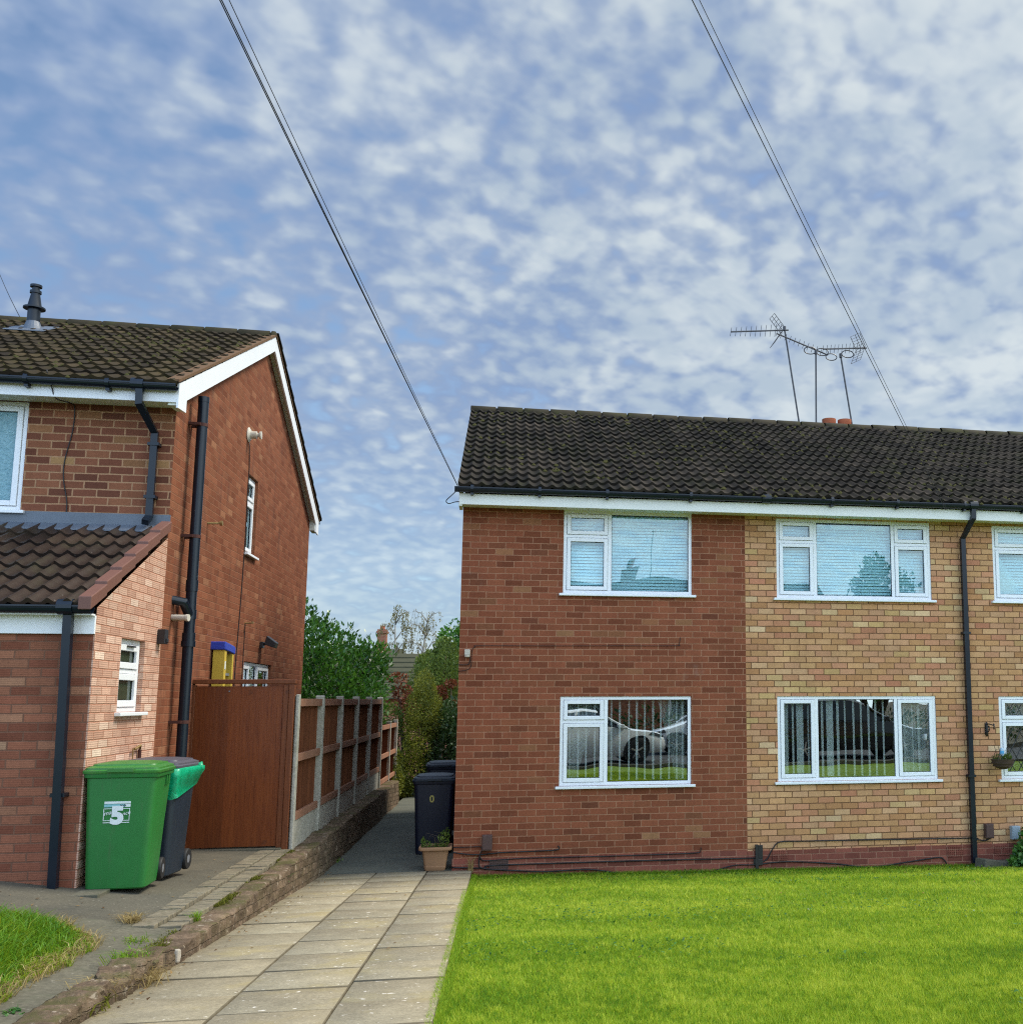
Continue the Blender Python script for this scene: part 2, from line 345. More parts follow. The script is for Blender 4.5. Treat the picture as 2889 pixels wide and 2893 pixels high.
structure(b.build('pavement', M['conc_path']), 'pavement on the far side of the road', 'pavement')

M['joint'] = plain('slab_joint_dirt', (.135, .114, .076), .95, .1, var=.4, scale=9, bump=.4)
# driveway slabs: three columns of 0.6 m concrete slabs
V = []; F = []; T = []
cols = [(-1.56, -.925, -.04), (-.915, -.315, -.54), (-.305, .235, -.41)]
for ci, (x0, x1, ph) in enumerate(cols):
    e = -.02
    while e > -12.4:
        nxt = ph - .6 * math.ceil((ph - e) / .6 + 1e-6)
        if nxt > e - .05: nxt -= .6
        g = .005; a, bb = e - g, nxt + g
        dz = random.uniform(-.004, .004); ti = random.random(); tx = random.uniform(-.003, .003)
        z0, z1 = float(zd(np.array(a))) + dz, float(zd(np.array(bb))) + dz
        k = len(V); c = .005
        for (x, y, z, ins) in [(x0, a, z0, 0), (x1, a, z0 + tx, 0), (x1, bb, z1 + tx, 0), (x0, bb, z1, 0)]:
            V.append((x, y, z - .03))
        for (x, y, z) in [(x0, a, z0), (x1, a, z0 + tx), (x1, bb, z1 + tx), (x0, bb, z1)]: V.append((x, y, z - c))
        for (x, y, z) in [(x0 + c, a - c, z0), (x1 - c, a - c, z0 + tx), (x1 - c, bb + c, z1 + tx), (x0 + c, bb + c, z1)]: V.append((x, y, z))
        for j in range(4):
            jj = (j + 1) % 4; F.append((k + j, k + jj, k + 4 + jj, k + 4 + j)); F.append((k + 4 + j, k + 4 + jj, k + 8 + jj, k + 8 + j))
        F.append((k + 8, k + 9, k + 10, k + 11)); T += [ti] * 12; e = nxt
dw = structure(np_mesh('driveway', np.array(V), np.array(F)[:, ::-1], M['slab'], org=(-.6, -5, 0), tint=np.array(T)), 'sunlit pale concrete slab driveway beside the lawn', 'driveway')
dw.data.materials.append(M['joint']); dw.data.polygons.foreach_set('material_index', np.array([0 if i % 9 == 8 else 1 for i in range(len(F))], np.int32))
grid_sheet('driveway_bed', np.linspace(-1.6, .238, 4), np.linspace(-12.4, -.02, 20), lambda X, Y: zd(Y) - .026, M['soil'], 'dark soil in the slab joints', 'driveway')
grid_sheet('passage_path', np.linspace(-1.6, 0.0, 5), np.array([-.02, 0, 2, 4, 6.70, 6.72, 6.74, 9, 12, 16]), lambda X, Y: np.where((Y > 6.69) & (Y < 6.73), -.05, -.004 * Y - .012 * np.clip(Y - 7, 0, 5)), M['conc_pass'], 'shaded concrete path between the fence and the red house', 'path')

# left plot
grid_sheet('tarmac', np.linspace(-12, -2.09, 24), np.linspace(-5.45, -1.0, 14), lambda X, Y: hL(X, Y), M['tarmac'], 'grey tarmac hardstanding under the two bins', 'driveway')
bs = MB()
for r in range(2):
    y = -1.02 - .06 * r
    while y > -5.25:
        x0 = -2.085 + r * .172; bb = MB(); z = float(hL(np.array(x0), np.array(y))) + .014 + random.uniform(-.006, .006)
        bs.box(x0, x0 + .160, y - .100 + random.uniform(-.004, .004), y, z - .06, z); y -= .114
structure(bs.build('paving_edge', M['blocks'], bevel=.006), 'two rows of mossy block paving along the low wall', 'path')
grid_sheet('concrete_path', np.linspace(-2.45, -1.745, 8), np.linspace(-10.2, -5.2, 16), lambda X, Y: hL(X, Y) + .004 + .006 * vnoise(X * 6, Y * 3, 4), M['conc_path'], 'cracked grey concrete path beside the long grass', 'path')
grid_sheet('concrete_path_end', np.linspace(-2.9, -2.14, 6), np.linspace(-5.62, -5.30, 5), lambda X, Y: hL(X, Y) + .006, M['conc_path'], 'concrete edge between tarmac and long grass', 'path')
b = MB(); b.box(-9, -2.62, -4.44, -4.155, .45, .572)
structure(b.build('slab_strip', M['conc_path'], bevel=.006), 'narrow concrete strip along the foot of the garage wall', 'path')
b = MB(); b.box(-2.93, -1.86, -1.12, -.98, .38, .474)
structure(b.build('threshold', M['conc_path'], bevel=.006), 'concrete threshold under the timber gate', 'path')
grid_sheet('grass_bank', np.linspace(-8, -2.42, 14), np.linspace(-10.2, -5.66, 14), lambda X, Y: hL(X, Y) + .02, M['turf'], 'rough soil below the long grass', 'lawn')

# ================================================================== BUILDING HELPERS
def wall_panel(mb, mp, u0, u1, v0, v1, holes=(), depth=.10):
    us = sorted({u0, u1, *[h[0] for h in holes], *[h[1] for h in holes]}); vs = sorted({v0, v1, *[h[2] for h in holes], *[h[3] for h in holes]})
    for i in range(len(us) - 1):
        for j in range(len(vs) - 1):
            cu, cv = (us[i] + us[i + 1]) / 2, (vs[j] + vs[j + 1]) / 2
            if any(h[0] < cu < h[1] and h[2] < cv < h[3] for h in holes): continue
            mb.quad(mp(us[i], vs[j], 0), mp(us[i + 1], vs[j], 0), mp(us[i + 1], vs[j + 1], 0), mp(us[i], vs[j + 1], 0))
    for a, b_, c, d in holes:
        mb.quad(mp(a, c, 0), mp(a, d, 0), mp(a, d, -depth), mp(a, c, -depth)); mb.quad(mp(b_, d, 0), mp(b_, c, 0), mp(b_, c, -depth), mp(b_, d, -depth))
        mb.quad(mp(b_, c, 0), mp(a, c, 0), mp(a, c, -depth), mp(b_, c, -depth)); mb.quad(mp(a, d, 0), mp(b_, d, 0), mp(b_, d, -depth), mp(a, d, -depth))

def window(root, mp, u0, u1, v0, v1, bars, cells, gmat, wo=-.015, t=.045, sill=.05, name='window', fr=None, sash_t=.05, sill_h=.035):
    fr = fr or M['upvc']; f = MB(); d = .065
    f.box(u0, u0 + t, v0, v1, wo - d, wo, mp); f.box(u1 - t, u1, v0, v1, wo - d, wo, mp)
    f.box(u0 + t, u1 - t, v0, v0 + t, wo - d, wo - .001, mp); f.box(u0 + t, u1 - t, v1 - t, v1, wo - d, wo - .001, mp)
    for a, b_, c, e in bars: f.box(a, b_, c, e, wo - d, wo - .002, mp)
    w = f.build(name, fr, root, bevel=.004)
    for a, b_, c, e, kind in cells:
        if kind == 's':
            s = MB(); st = sash_t
            s.box(a, a + st, c, e, wo - .05, wo + .012, mp); s.box(b_ - st, b_, c, e, wo - .05, wo + .012, mp)
            s.box(a + st, b_ - st, c, c + st, wo - .05, wo + .0115, mp); s.box(a + st, b_ - st, e - st, e, wo - .05, wo + .0115, mp)
            s.build('sash', fr, w, bevel=.005); a, b_, c, e = a + st, b_ - st, c + st, e - st
        g = MB(); bd = .006
        for q in ((a, a + bd, c, e), (b_ - bd, b_, c, e), (a + bd, b_ - bd, c, c + bd), (a + bd, b_ - bd, e - bd, e)): g.box(q[0], q[1], q[2], q[3], wo - .03, wo - .012, mp)
        g.build('glazing_gasket', M['black_pl'], w)
        p = MB(); p.quad(mp(a, c, wo - .02), mp(b_, c, wo - .02), mp(b_, e, wo - .02), mp(a, e, wo - .02)); p.build('pane', gmat, w)
    if sill:
        s = MB(); s.box(u0 - sill, u1 + sill, v0 - sill_h, v0 - .001, -.06, .055, mp); s.build('sill', fr, w, bevel=.006)
    return w

def hblind(w, mp, u0, u1, v0, v1, pitch=.042, wo=-.13, ang=66):
    b_ = MB(); v = v1; c, s = math.cos(math.radians(ang)) * .021, math.sin(math.radians(ang)) * .021
    while v > v0:
        j = random.uniform(-.002, .002)
        b_.quad(mp(u0, v + s + j, wo - c), mp(u1, v + s + j, wo - c), mp(u1, v - s + j, wo + c), mp(u0, v - s + j, wo + c)); v -= pitch
    b_.box(u0, u1, v1 + .01, v1 + .045, wo - .03, wo + .02, mp)
    return b_.build('blind', M['blind'], w, recalc=False)

def vblind(w, mp, strips, v0, v1, wo=-.14):
    b_ = MB()
    for u, wd in strips:
        a = .004 if wd < .04 else .012
        b_.quad(mp(u - wd / 2, v0, wo - a), mp(u + wd / 2, v0, wo + a), mp(u + wd / 2 - .004, v1, wo + a), mp(u - wd / 2 - .004, v1, wo - a))
        b_.box(u - wd / 2 - .004, u + wd / 2 + .004, v0 - .012, v0, wo - .005, wo + .005, mp)
    return b_.build('blind', M['blind'], w, recalc=False)

def curtain(w, mp, u0, u1, v0, v1, wo=-.19, waves=9, gather=0.0, side_='l'):
    n = 60; V = []; F = []
    for k, v in enumerate((v0, v0 + (v1 - v0) * .45, v1)):
        sh = (0, gather * .5, 0)[k] if gather else 0
        for i in range(n + 1):
            f = i / n; u = u0 + (u1 - u0) * f
            if gather:
                g = (.35, .6, 1.0)[k]; u = (u0 + (u1 - u0) * f * g) if side_ == 'l' else (u1 - (u1 - u0) * (1 - f) * g)
            V.append(mp(u, v, wo + .018 * math.sin(f * waves * 2 * PI + k * .4)))
    for k in range(2):
        for i in range(n): a = k * (n + 1) + i; F.append((a, a + 1, a + n + 2, a + n + 1))
    m_ = MB(); m_.add(V, F); return m_.build('curtain', M['sheer'], w, smooth=True, recalc=False)

def roof_tiles(name, parent, mat, x0, x1, e, r, wave=.15, course=.30, amp=.026, tilt=.030, flip=False, tile=.30, seed=1, spw=8, var=.24):
    """rows of wavy tiles from eave point e=(Y,z) to ridge point r=(Y,z)"""
    rg = np.random.default_rng(seed)
    e = np.array(e); r = np.array(r); L = np.linalg.norm(r - e); d = (r - e) / L; nrm = np.array([-d[1], d[0]])
    if nrm[1] < 0: nrm = -nrm
    nc = max(1, round(L / course)); c = L / nc; nx = int((x1 - x0) / wave * spw) + 1; xs = np.linspace(x0, x1, nx)
    ph = (xs - x0) / wave; wv = .5 + .5 * np.cos(2 * PI * ph); prof = amp * (.62 * wv ** 1.3 + .38 * (wv ** 3))
    ti = np.floor((xs - x0) / tile).astype(int); nt = ti.max() + 1; VV = []; FF = []; TT = []; base = 0
    for k in range(nc):
        sj = (rg.normal(0, .004, nt) - .03 * (rg.random(nt) < .012))[ti]; hj = np.abs(rg.normal(0, .0035, nt))[ti]; tj = np.clip(rg.normal(.45, .27, nt), 0, 1)[ti]
        rows = [(k * c + sj, prof - .012 + hj * 0), (k * c + sj, prof + tilt + hj), (k * c + sj + .02, prof + tilt + hj), (k * c + c * .55 + sj * 0, prof + tilt * .45 + hj), ((k + 1) * c + .02 + 0 * xs, prof * .98 + .001)]
        for s_, h_ in rows:
            VV.append(np.stack([xs, e[0] + d[0] * s_ + nrm[0] * h_, e[1] + d[1] * s_ + nrm[1] * h_], -1)); TT.append(tj)
        for q in range(4):
            a = base + q * nx + np.arange(nx - 1); FF.append(np.stack([a, a + 1, a + nx + 1, a + nx], -1))
        base += 5 * nx
    o = np_mesh(name, np.concatenate(VV), np.concatenate(FF)[:, ::(-1 if flip else 1)], mat, parent, tint=np.concatenate(TT), smooth=True)
    o.data.set_sharp_from_angle(angle=math.radians(50)); return o

def moss_clumps(parent, x0, x1, e, r, n, seed, smin=.012, smax=.034, course=.30):
    rg = np.random.default_rng(seed); e = np.array(e); r = np.array(r); L = np.linalg.norm(r - e); d = (r - e) / L; nrm = np.array([-d[1], d[0]]); nrm = nrm if nrm[1] > 0 else -nrm
    x = x0 + rg.random(n) * (x1 - x0); k = rg.integers(0, int(L / course), n); s = k * course + rg.normal(.0, .03, n) + .02; keep = (fbm(x * .9 + 7, s * 1.1 + 7, seed, 3) > .47); x, s = x[keep], s[keep]; n = len(x)
    sz = rg.uniform(smin, smax, n); c = np.stack([x, e[0] + d[0] * s + nrm[0] * .030, e[1] + d[1] * s + nrm[1] * .030], -1); V = []; 
    T1 = np.array([1, 0, 0.]); T2 = np.array([0, d[0], d[1]]); N = np.array([0, nrm[0], nrm[1]])
    for a in range(6): an = a * PI / 3; V.append(c + (T1 * math.cos(an) * 1.3 + T2 * math.sin(an) * .8)[None] * (sz * rg.uniform(.7, 1.3, n))[:, None] - N * .012)
    V.append(c + N[None] * (sz * rg.uniform(.5, .9, n))[:, None]); V = np.stack(V, 1).reshape(-1, 3); i = np.arange(n)[:, None] * 7
    F = np.concatenate([i + np.array([[a, (a + 1) % 6, 6]]) for a in range(6)], 0); o = np_mesh('moss_clumps', V, F, M['moss_roof'], parent, smooth=True); o['kind'] = 'stuff'; return o
M['moss_roof'] = plain('roof_moss', (.050, .048, .016), .95, .1, var=.4, scale=20)
def ridge_tiles(parent, mat, x0, x1, Y, z, r=.105, seg=.45, seed=3):
    rg = random.Random(seed); V = []; F = []; T = []; x = x0; n = 11
    while x < x1 - .01:
        xe = min(x + seg, x1); dz = rg.uniform(-.006, .008); rr = r + rg.uniform(-.004, .006); t_ = rg.random(); k = len(V)
        for xx, q in ((x, rr), (x + .012, rr + .004), (xe - .03, rr), (xe - .03, rr - .022), (xe, rr - .022)):
            for j in range(n):
                a = PI * j / (n - 1); V.append((xx, Y - math.cos(a) * q, z - .055 + dz + math.sin(a) * q)); T.append(t_)
        for q in range(4):
            for j in range(n - 1): a = k + q * n + j; F.append((a, a + n, a + n + 1, a + 1))
        F.append(tuple([k, k + 1, k + n + 1, k + n])); x = xe
    return np_mesh('ridge_tiles', np.array(V), np.array(F), mat, parent, tint=np.array(T))

def gutter(parent, x0, x1, Y, z, r=.052, brackets=(), unions=()):
    g = MB(); n = 10; rings = []
    for x in (x0, x1): rings.append([(x, Y + math.cos(PI + PI * j / n) * r, z + math.sin(PI + PI * j / n) * r * 1.05) for j in range(n + 1)] + [(x, Y + r * math.cos(-PI * j / n) * .9, z - .01 + math.sin(-PI * j / n) * r * .8) for j in range(n + 1)])
    g.loft(rings); g.box(x0, x1, Y - r - .006, Y - r + .006, z - .004, z + .010)
    o = g.build('gutter', M['black_pl'], parent)
    for x in brackets:
        q = MB(); q.tube([(x - .02, Y, z - .004), (x + .02, Y, z - .004)], r + .007, 14); q.box(x - .018, x + .018, Y - .015, Y + .07, z - .085, z - .045); q.build('gutter_bracket', M['black_pl'], o)
    for x in unions:
        q = MB(); q.tube([(x - .06, Y, z - .002), (x + .06, Y, z - .002)], r + .012, 14); q.build('gutter_union', M['black_pl'], o)
    return o

def downpipe(parent, pts, w=.033, clips=()):
    p = MB(); p.tube(pts, w * 1.414, 4); o = p.build('downpipe', M['black_pl'], parent)
    for (x, y, z) in clips:
        q = MB(); q.box(x - w - .022, x + w + .022, y - w - .008, y + w + .03, z - .016, z + .016); q.build('pipe_clip', M['black_pl'], o)
    return o

# ================================================================== RIGHT HOUSE (red end + buff)
H = thing('terraced_house', (8, 4, -.1), 'long terraced house of red and buff brick with a dark wavy tiled roof', 'house')
fp = front(0)
UW1 = (1.319, 3.063, 3.53, 4.655); UW2 = (4.255, 6.535, 3.513, 4.632); UW3 = (7.49, 9.24, 3.518, 4.62)
LW1 = (1.308, 3.052, 1.012, 2.168); LW2 = (4.242, 6.540, 1.018, 2.165); LW3 = (7.49, 9.24, 1.0, 2.156)
b = MB(); wall_panel(b, fp, 0, 3.81, .12, 4.66, [UW1, LW1])
b.quad((0, 0, -.3), (0, 0, 4.66), (0, 8, 4.66), (0, 8, -.3)); b.quad((0, 0, 4.66), (0, 4, 7.0), (0, 8, 4.66))
w_ = b.build('wall', M['brick_red'], H, recalc=False); w_['label'] = 'red brick end wall'
b = MB(); wall_panel(b, fp, 3.81, 16, .11, 4.66, [UW2, LW2, UW3, LW3])
b.quad((16, 0, -.3), (16, 8, -.3), (16, 8, 4.66), (16, 0, 4.66)); b.quad((0, 8, -.3), (0, 8, 4.66), (16, 8, 4.66), (16, 8, -.3)); b.quad((16, 0, 4.66), (16, 8, 4.66), (16, 4, 7.0))
w_ = b.build('wall', M['brick_buff'], H, recalc=False); w_['label'] = 'buff and pink brick front wall'
b = MB(); b.box(-.012, 3.805, -.016, .05, -.4, .135); b.box(3.812, 16, -.018, .05, -.4, .122); b.build('plinth', M['brick_plinth'], H)
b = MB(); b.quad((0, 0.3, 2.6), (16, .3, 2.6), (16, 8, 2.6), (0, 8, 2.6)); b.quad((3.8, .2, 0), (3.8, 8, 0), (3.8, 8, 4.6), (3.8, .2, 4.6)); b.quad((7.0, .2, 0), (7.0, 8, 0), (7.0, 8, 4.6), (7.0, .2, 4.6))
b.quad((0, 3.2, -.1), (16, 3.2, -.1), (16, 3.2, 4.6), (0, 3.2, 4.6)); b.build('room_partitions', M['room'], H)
rf = roof_tiles('roof', H, M['roof_right'], -.06, 16.0, (-.40, 4.845), (3.90, 7.05), seed=5, amp=.036, tilt=.034)
b = MB(); b.quad((-.06, 8.4, 4.80), (-.06, 3.9, 7.04), (16, 3.9, 7.04), (16, 8.4, 4.80)); b.quad((-.05, -.34, 4.78), (16, -.34, 4.78), (16, 3.9, 7.0), (-.05, 3.9, 7.0)); b.build('roof_slope', M['roof_right'], rf)
moss_clumps(rf, -.03, 16, (-.40, 4.845), (3.90, 7.05), 2600, 77)
ridge_tiles(rf, M['ridge'], -.07, 16, 3.90, 7.075)
b = MB(); b.prism([(-.40, 4.80), (3.9, 7.0), (3.9, 7.03), (-.40, 4.845)], -.055, .0, side(0)); b.build('verge_mortar', M['mortar_verge'], rf)
b = MB(); b.box(-.045, 16, -.325, -.295, 4.63, 4.775); b.build('fascia', M['upvc_old'], H, bevel=.004)
b = MB(); b.box(-.03, 16, -.29, .02, 4.652, 4.668); b.prism([(-.32, 4.61), (0, 4.61), (.0, 4.98), (-.32, 4.80)], -.045, -.004, side(0)); b.build('soffit', M['soffit'], H)
gutter(H, -.10, 16, -.385, 4.832, brackets=[.12, .98, 1.86, 2.98, 4.95, 5.9, 6.9, 7.8, 9.0, 10.2, 11.4], unions=[4.02, 7.03])
downpipe(H, [(7.03, -.385, 4.80), (7.03, -.385, 4.66), (7.005, -.06, 4.40), (7.005, -.06, -.12)], clips=[(7.005, -.06, 3.05), (7.005, -.06, 1.06)])

W = window(H, fp, *UW1, bars=[(1.915, 1.965, 3.575, 4.61), (1.364, 1.915, 4.285, 4.325)], cells=[(1.368, 1.911, 4.329, 4.606, 's'), (1.368, 1.911, 3.579, 4.281, 's'), (1.965, 3.018, 3.575, 4.61, 'f')], gmat=M['glass_up'])
hblind(W, fp, 1.36, 3.02, 3.58, 4.56)
W = window(H, fp, *UW2, bars=[(4.795, 4.845, 3.558, 4.587), (5.945, 5.995, 3.558, 4.587), (4.30, 4.795, 4.285, 4.325), (5.995, 6.49, 4.285, 4.325)],
           cells=[(4.304, 4.791, 4.329, 4.583, 's'), (4.304, 4.791, 3.562, 4.281, 's'), (5.999, 6.486, 4.329, 4.583, 's'), (5.999, 6.486, 3.562, 4.281, 's'), (4.845, 5.945, 3.558, 4.587, 'f')], gmat=M['glass_up'])
hblind(W, fp, 4.3, 6.49, 3.56, 4.53)
W = window(H, fp, *UW3, bars=[(8.35, 8.40, 3.563, 4.575), (7.535, 8.35, 4.265, 4.305)], cells=[(7.539, 8.346, 4.309, 4.571, 's'), (7.539, 8.346, 3.567, 4.261, 's'), (8.40, 9.195, 3.563, 4.575, 'f')], gmat=M['glass_up'])
hblind(W, fp, 7.54, 9.19, 3.57, 4.5)
q = MB(); q.quad(fp(7.58, 3.60, -.06), fp(7.98, 3.60, -.06), fp(7.60, 4.2, -.06)); q.build('curtain', M['sheer'], W, recalc=False)
W = window(H, fp, *LW1, bars=[(1.885, 1.935, 1.057, 2.123), (1.353, 1.885, 1.820, 1.860)], cells=[(1.357, 1.881, 1.864, 2.119, 's'), (1.357, 1.881, 1.061, 1.816, 's'), (1.935, 3.007, 1.057, 2.123, 'f')], gmat=M['glass'])
vblind(W, fp, [(1.45, .02), (1.56, .025), (1.665, .022), (1.78, .02), (2.0, .022), (2.112, .024), (2.235, .02), (2.34, .028), (2.448, .02), (2.56, .024), (2.665, .024), (2.775, .02), (2.88, .02), (2.96, .03)], 1.085, 2.12)
curtain(W, fp, 1.36, 1.86, 1.06, 2.1, gather=1, side_='l'); curtain(W, fp, 2.62, 3.0, 1.06, 2.12, gather=1, side_='r', waves=7)
W = window(H, fp, *LW2, bars=[(4.775, 4.825, 1.063, 2.12), (5.925, 5.975, 1.063, 2.12)], cells=[(4.291, 4.771, 1.067, 2.116, 's'), (5.979, 6.491, 1.067, 2.116, 's'), (4.825, 5.925, 1.063, 2.12, 'f')], gmat=M['glass'])
vblind(W, fp, [(4.38, .09), (4.50, .025), (4.60, .09), (4.72, .02), (4.92, .03), (5.03, .09), (5.145, .035), (5.25, .02), (5.375, .026), (5.485, .024), (5.595, .026), (5.70, .026), (5.81, .024), (6.12, .03), (6.24, .02), (6.33, .03)], 1.085, 2.12)
curtain(W, fp, 4.30, 4.45, 1.06, 2.1, waves=3); curtain(W, fp, 5.98, 6.49, 1.06, 2.12, waves=7, wo=-.16); curtain(W, fp, 5.98, 6.49, 1.06, 2.12, waves=5, wo=-.22)
W = window(H, fp, *LW3, bars=[(8.35, 8.40, 1.045, 2.11), (7.535, 8.35, 1.79, 1.83)], cells=[(7.539, 8.346, 1.834, 2.107, 's'), (7.539, 8.346, 1.049, 1.786, 's'), (8.40, 9.195, 1.045, 2.11, 'f')], gmat=M['glass'])
q = MB()
for (a, c_, d_, e_) in ((7.59, 8.295, 1.885, 2.055), (7.59, 8.295, 1.10, 1.735), (8.41, 9.19, 1.055, 2.10)):
    st, sl = .135, 1.75
    u = a - (e_ - d_) / sl
    while u < c_ + (e_ - d_) / sl:
        for sg in (1, -1):
            p0 = [u, d_] if sg > 0 else [u, e_]; dv = sl * sg
            t0 = max(0, (a - u)); t1 = min((e_ - d_) / sl, c_ - u)
            if t1 > t0 + .01: q.tube([(u + t0, p0[1] + dv * t0, -.030), (u + t1, p0[1] + dv * t1, -.030)], .004, 4, m=fp)
        u += st
q.build('leading', M['black_iron'], W)
curtain(W, fp, 7.55, 9.15, 1.70, 2.12, waves=20)
for (x0, x1, z0, z1, sh) in [(.455, .68, 0.0, .105, 0), (4.15, 4.35, 0.0, .12, 1), (6.63, 6.85, -.03, .10, 1), (7.33, 7.56, -.03, .095, 1)]:
    q = MB(); y = -.018
    q.box(x0, x1, y - .004, y + .004, z0, z1)
    for i in range(9):
        xx = x0 + (x1 - x0) * i / 8; q.box(xx - .005, xx + .005, y - .012, y - .003, z0, z1)
    for i in range(5):
        zz = z0 + (z1 - z0) * i / 4; q.box(x0, x1, y - .0115, y - .0035, zz - .005, zz + .005)
    q.build('air_brick', M['brick_plinth'] if sh else M['box_brown'], H)
ch = MB(); ch.box(6.28, 7.18, 4.32, 4.98, 5.8, 7.02); ch.box(6.24, 7.22, 4.28, 5.02, 7.02, 7.10); cho = ch.build('chimney', M['brick_far'], H)
for x in (6.565, 6.875):
    q = MB(); q.lathe([(.115, 7.10), (.118, 7.28), (.130, 7.30), (.132, 7.41), (.105, 7.415), (.100, 7.25)], (x, 4.65, 0), 18); q.build('chimney_pot', M['terracotta'], cho, smooth=40)

# ================================================================== LEFT HOUSE (dark brick, garage in front)
G = thing('gable_house', (-6, 1.6, .5), 'dark brick house with white bargeboards, long gable wall and tiled garage in front', 'house')
XG = -2.9; YF = -2.33; YR = 5.63; YM = 1.65
gp = side(XG); lf = front(YF); gf = front(-4.15)
FW = (-6.1, -4.31, 4.05, 5.19); GW = (.975, 1.545, 4.115, 5.20); KW = (1.285, 3.06, 1.55, 2.66); SW = (-3.50, -2.845, 2.02, 2.70)
b = MB(); wall_panel(b, lf, -9.5, XG, .3, 5.20, [FW]); b.quad((-9.5, YF, .3), (-9.5, YF, 5.2), (-9.5, YR, 5.2), (-9.5, YR, .3)); b.quad((-9.5, YR, .3), (-9.5, YR, 5.2), (XG, YR, 5.2), (XG, YR, .3))
w_ = b.build('wall', M['brick_left'], G, recalc=False); w_['label'] = 'dark brown brick front wall with pale mortar'
b = MB(); wall_panel(b, gp, YF, YR, .3, 5.25, [GW, KW], depth=.09)
b.add([gp(YF, 5.25, 0), gp(YR, 5.25, 0), gp(YR, 5.42, 0), gp(YM, 7.36, 0), gp(YF, 5.42, 0)], [(0, 1, 2, 3, 4)])
b.add([(-9.5, YF, 5.2), (-9.5, YR, 5.2), (-9.5, YM, 7.36)], [(0, 1, 2)])
w_ = b.build('wall', M['brick_gable'], G, recalc=False); w_['label'] = 'orange red brick gable wall with dark streaks'
rl = roof_tiles('roof', G, M['roof_left'], -9.6, -2.79, (-2.73, 5.345), (YM, 7.385), seed=9, course=.31)
b = MB(); b.quad((-9.6, 6.05, 5.34), (-9.6, YM, 7.38), (-2.79, YM, 7.38), (-2.79, 6.05, 5.34)); b.quad((-9.5, -2.66, 5.29), (-2.81, -2.66, 5.29), (-2.81, YM, 7.34), (-9.5, YM, 7.34)); b.build('roof_slope', M['roof_left'], rl)
moss_clumps(rl, -9.5, -2.82, (-2.73, 5.345), (YM, 7.385), 900, 78)
ridge_tiles(rl, M['ridge'], -9.6, -2.77, YM, 7.41, seed=8)
def mir(P): return [(2 * YM - y, z) for y, z in P]
bp = [(-2.64, 5.12), (-2.64, 5.375), (YM, 7.385), (YM, 7.17), (-2.36, 5.275), (-2.36, 5.14)]
b = MB(); b.prism(bp, .085, .105, gp); b.prism(mir(bp), .085, .105, gp); bo = b.build('bargeboard', M['upvc'], G)
b = MB(); bp2 = [(-2.62, 5.15), (-2.62, 5.35), (YM, 7.35), (YM, 7.24), (-2.33, 5.32), (-2.33, 5.16)]
b.prism(bp2, .0, .084, gp); b.prism(mir(bp2), .0, .084, gp); b.build('gable_soffit', M['soffit'], G)
b = MB()
for P in ([(-2.70, 5.372), (YM, 7.392), (YM, 7.425), (-2.70, 5.405)],):
    b.prism(P, .0, .118, gp); b.prism(mir(P), .0, .118, gp)
b.build('verge_mortar', M['mortar_verge'], rl)
b = MB()
nn = 13
for i in range(nn):
    f0, f1 = i / nn, (i + .96) / nn; a, c_ = 2 * YM + 2.74 - (YM + 2.74) * f0, 2 * YM + 2.74 - (YM + 2.74) * f1
    z0, z1 = 5.40 + 2.04 * f0, 5.40 + 2.04 * f1; b.prism([(a, z0), (a, z0 + .05), (c_, z1 + .015), (c_, z1)], .02, .14, gp)
b.build('verge_tile', M['roof_right'], rl)
b = MB(); b.box(-9.6, -2.815, -2.64, -2.61, 5.175, 5.30); b.build('fascia', M['upvc'], G, bevel=.004)
b = MB()
for i in range(34): x0 = -9.5 + i * .196; b.box(x0, x0 + .192, -2.61, YF + .02, 5.195, 5.207)
b.build('soffit', M['soffit'], G)
gutter(G, -9.6, -2.80, -2.70, 5.335, brackets=[-3.45, -4.2, -5.1, -6.0], unions=[-3.17])
downpipe(G, [(-3.15, -2.70, 5.30), (-3.15, -2.70, 5.14), (-3.075, -2.39, 4.90), (-3.075, -2.39, 4.02), (-3.085, -2.47, 3.94)], clips=[(-3.075, -2.39, 4.78), (-3.075, -2.39, 4.22)])
W = window(G, lf, *FW, bars=[(-5.3, -5.24, 4.095, 5.145)], cells=[(-5.236, -4.359, 4.099, 5.141, 's'), (-6.051, -5.304, 4.099, 5.141, 's')], gmat=M['frosted'], sash_t=.055)
W = window(G, gp, *GW, bars=[(1.02, 1.50, 4.83, 4.87)], cells=[(1.024, 1.496, 4.874, 5.151, 's'), (1.024, 1.496, 4.164, 4.826, 's')], gmat=M['glass_up'], wo=-.045)
curtain(W, gp, 1.03, 1.49, 4.17, 5.15, waves=6, wo=-.16)
W = window(G, gp, *KW, bars=[(1.77, 1.82, 1.595, 2.615), (2.22, 2.27, 1.595, 2.615)], cells=[(1.334, 1.766, 1.6, 2.611, 's'), (1.82, 2.22, 1.595, 2.615, 'f'), (2.274, 3.011, 1.6, 2.611, 's')], gmat=M['glass'], wo=-.045)
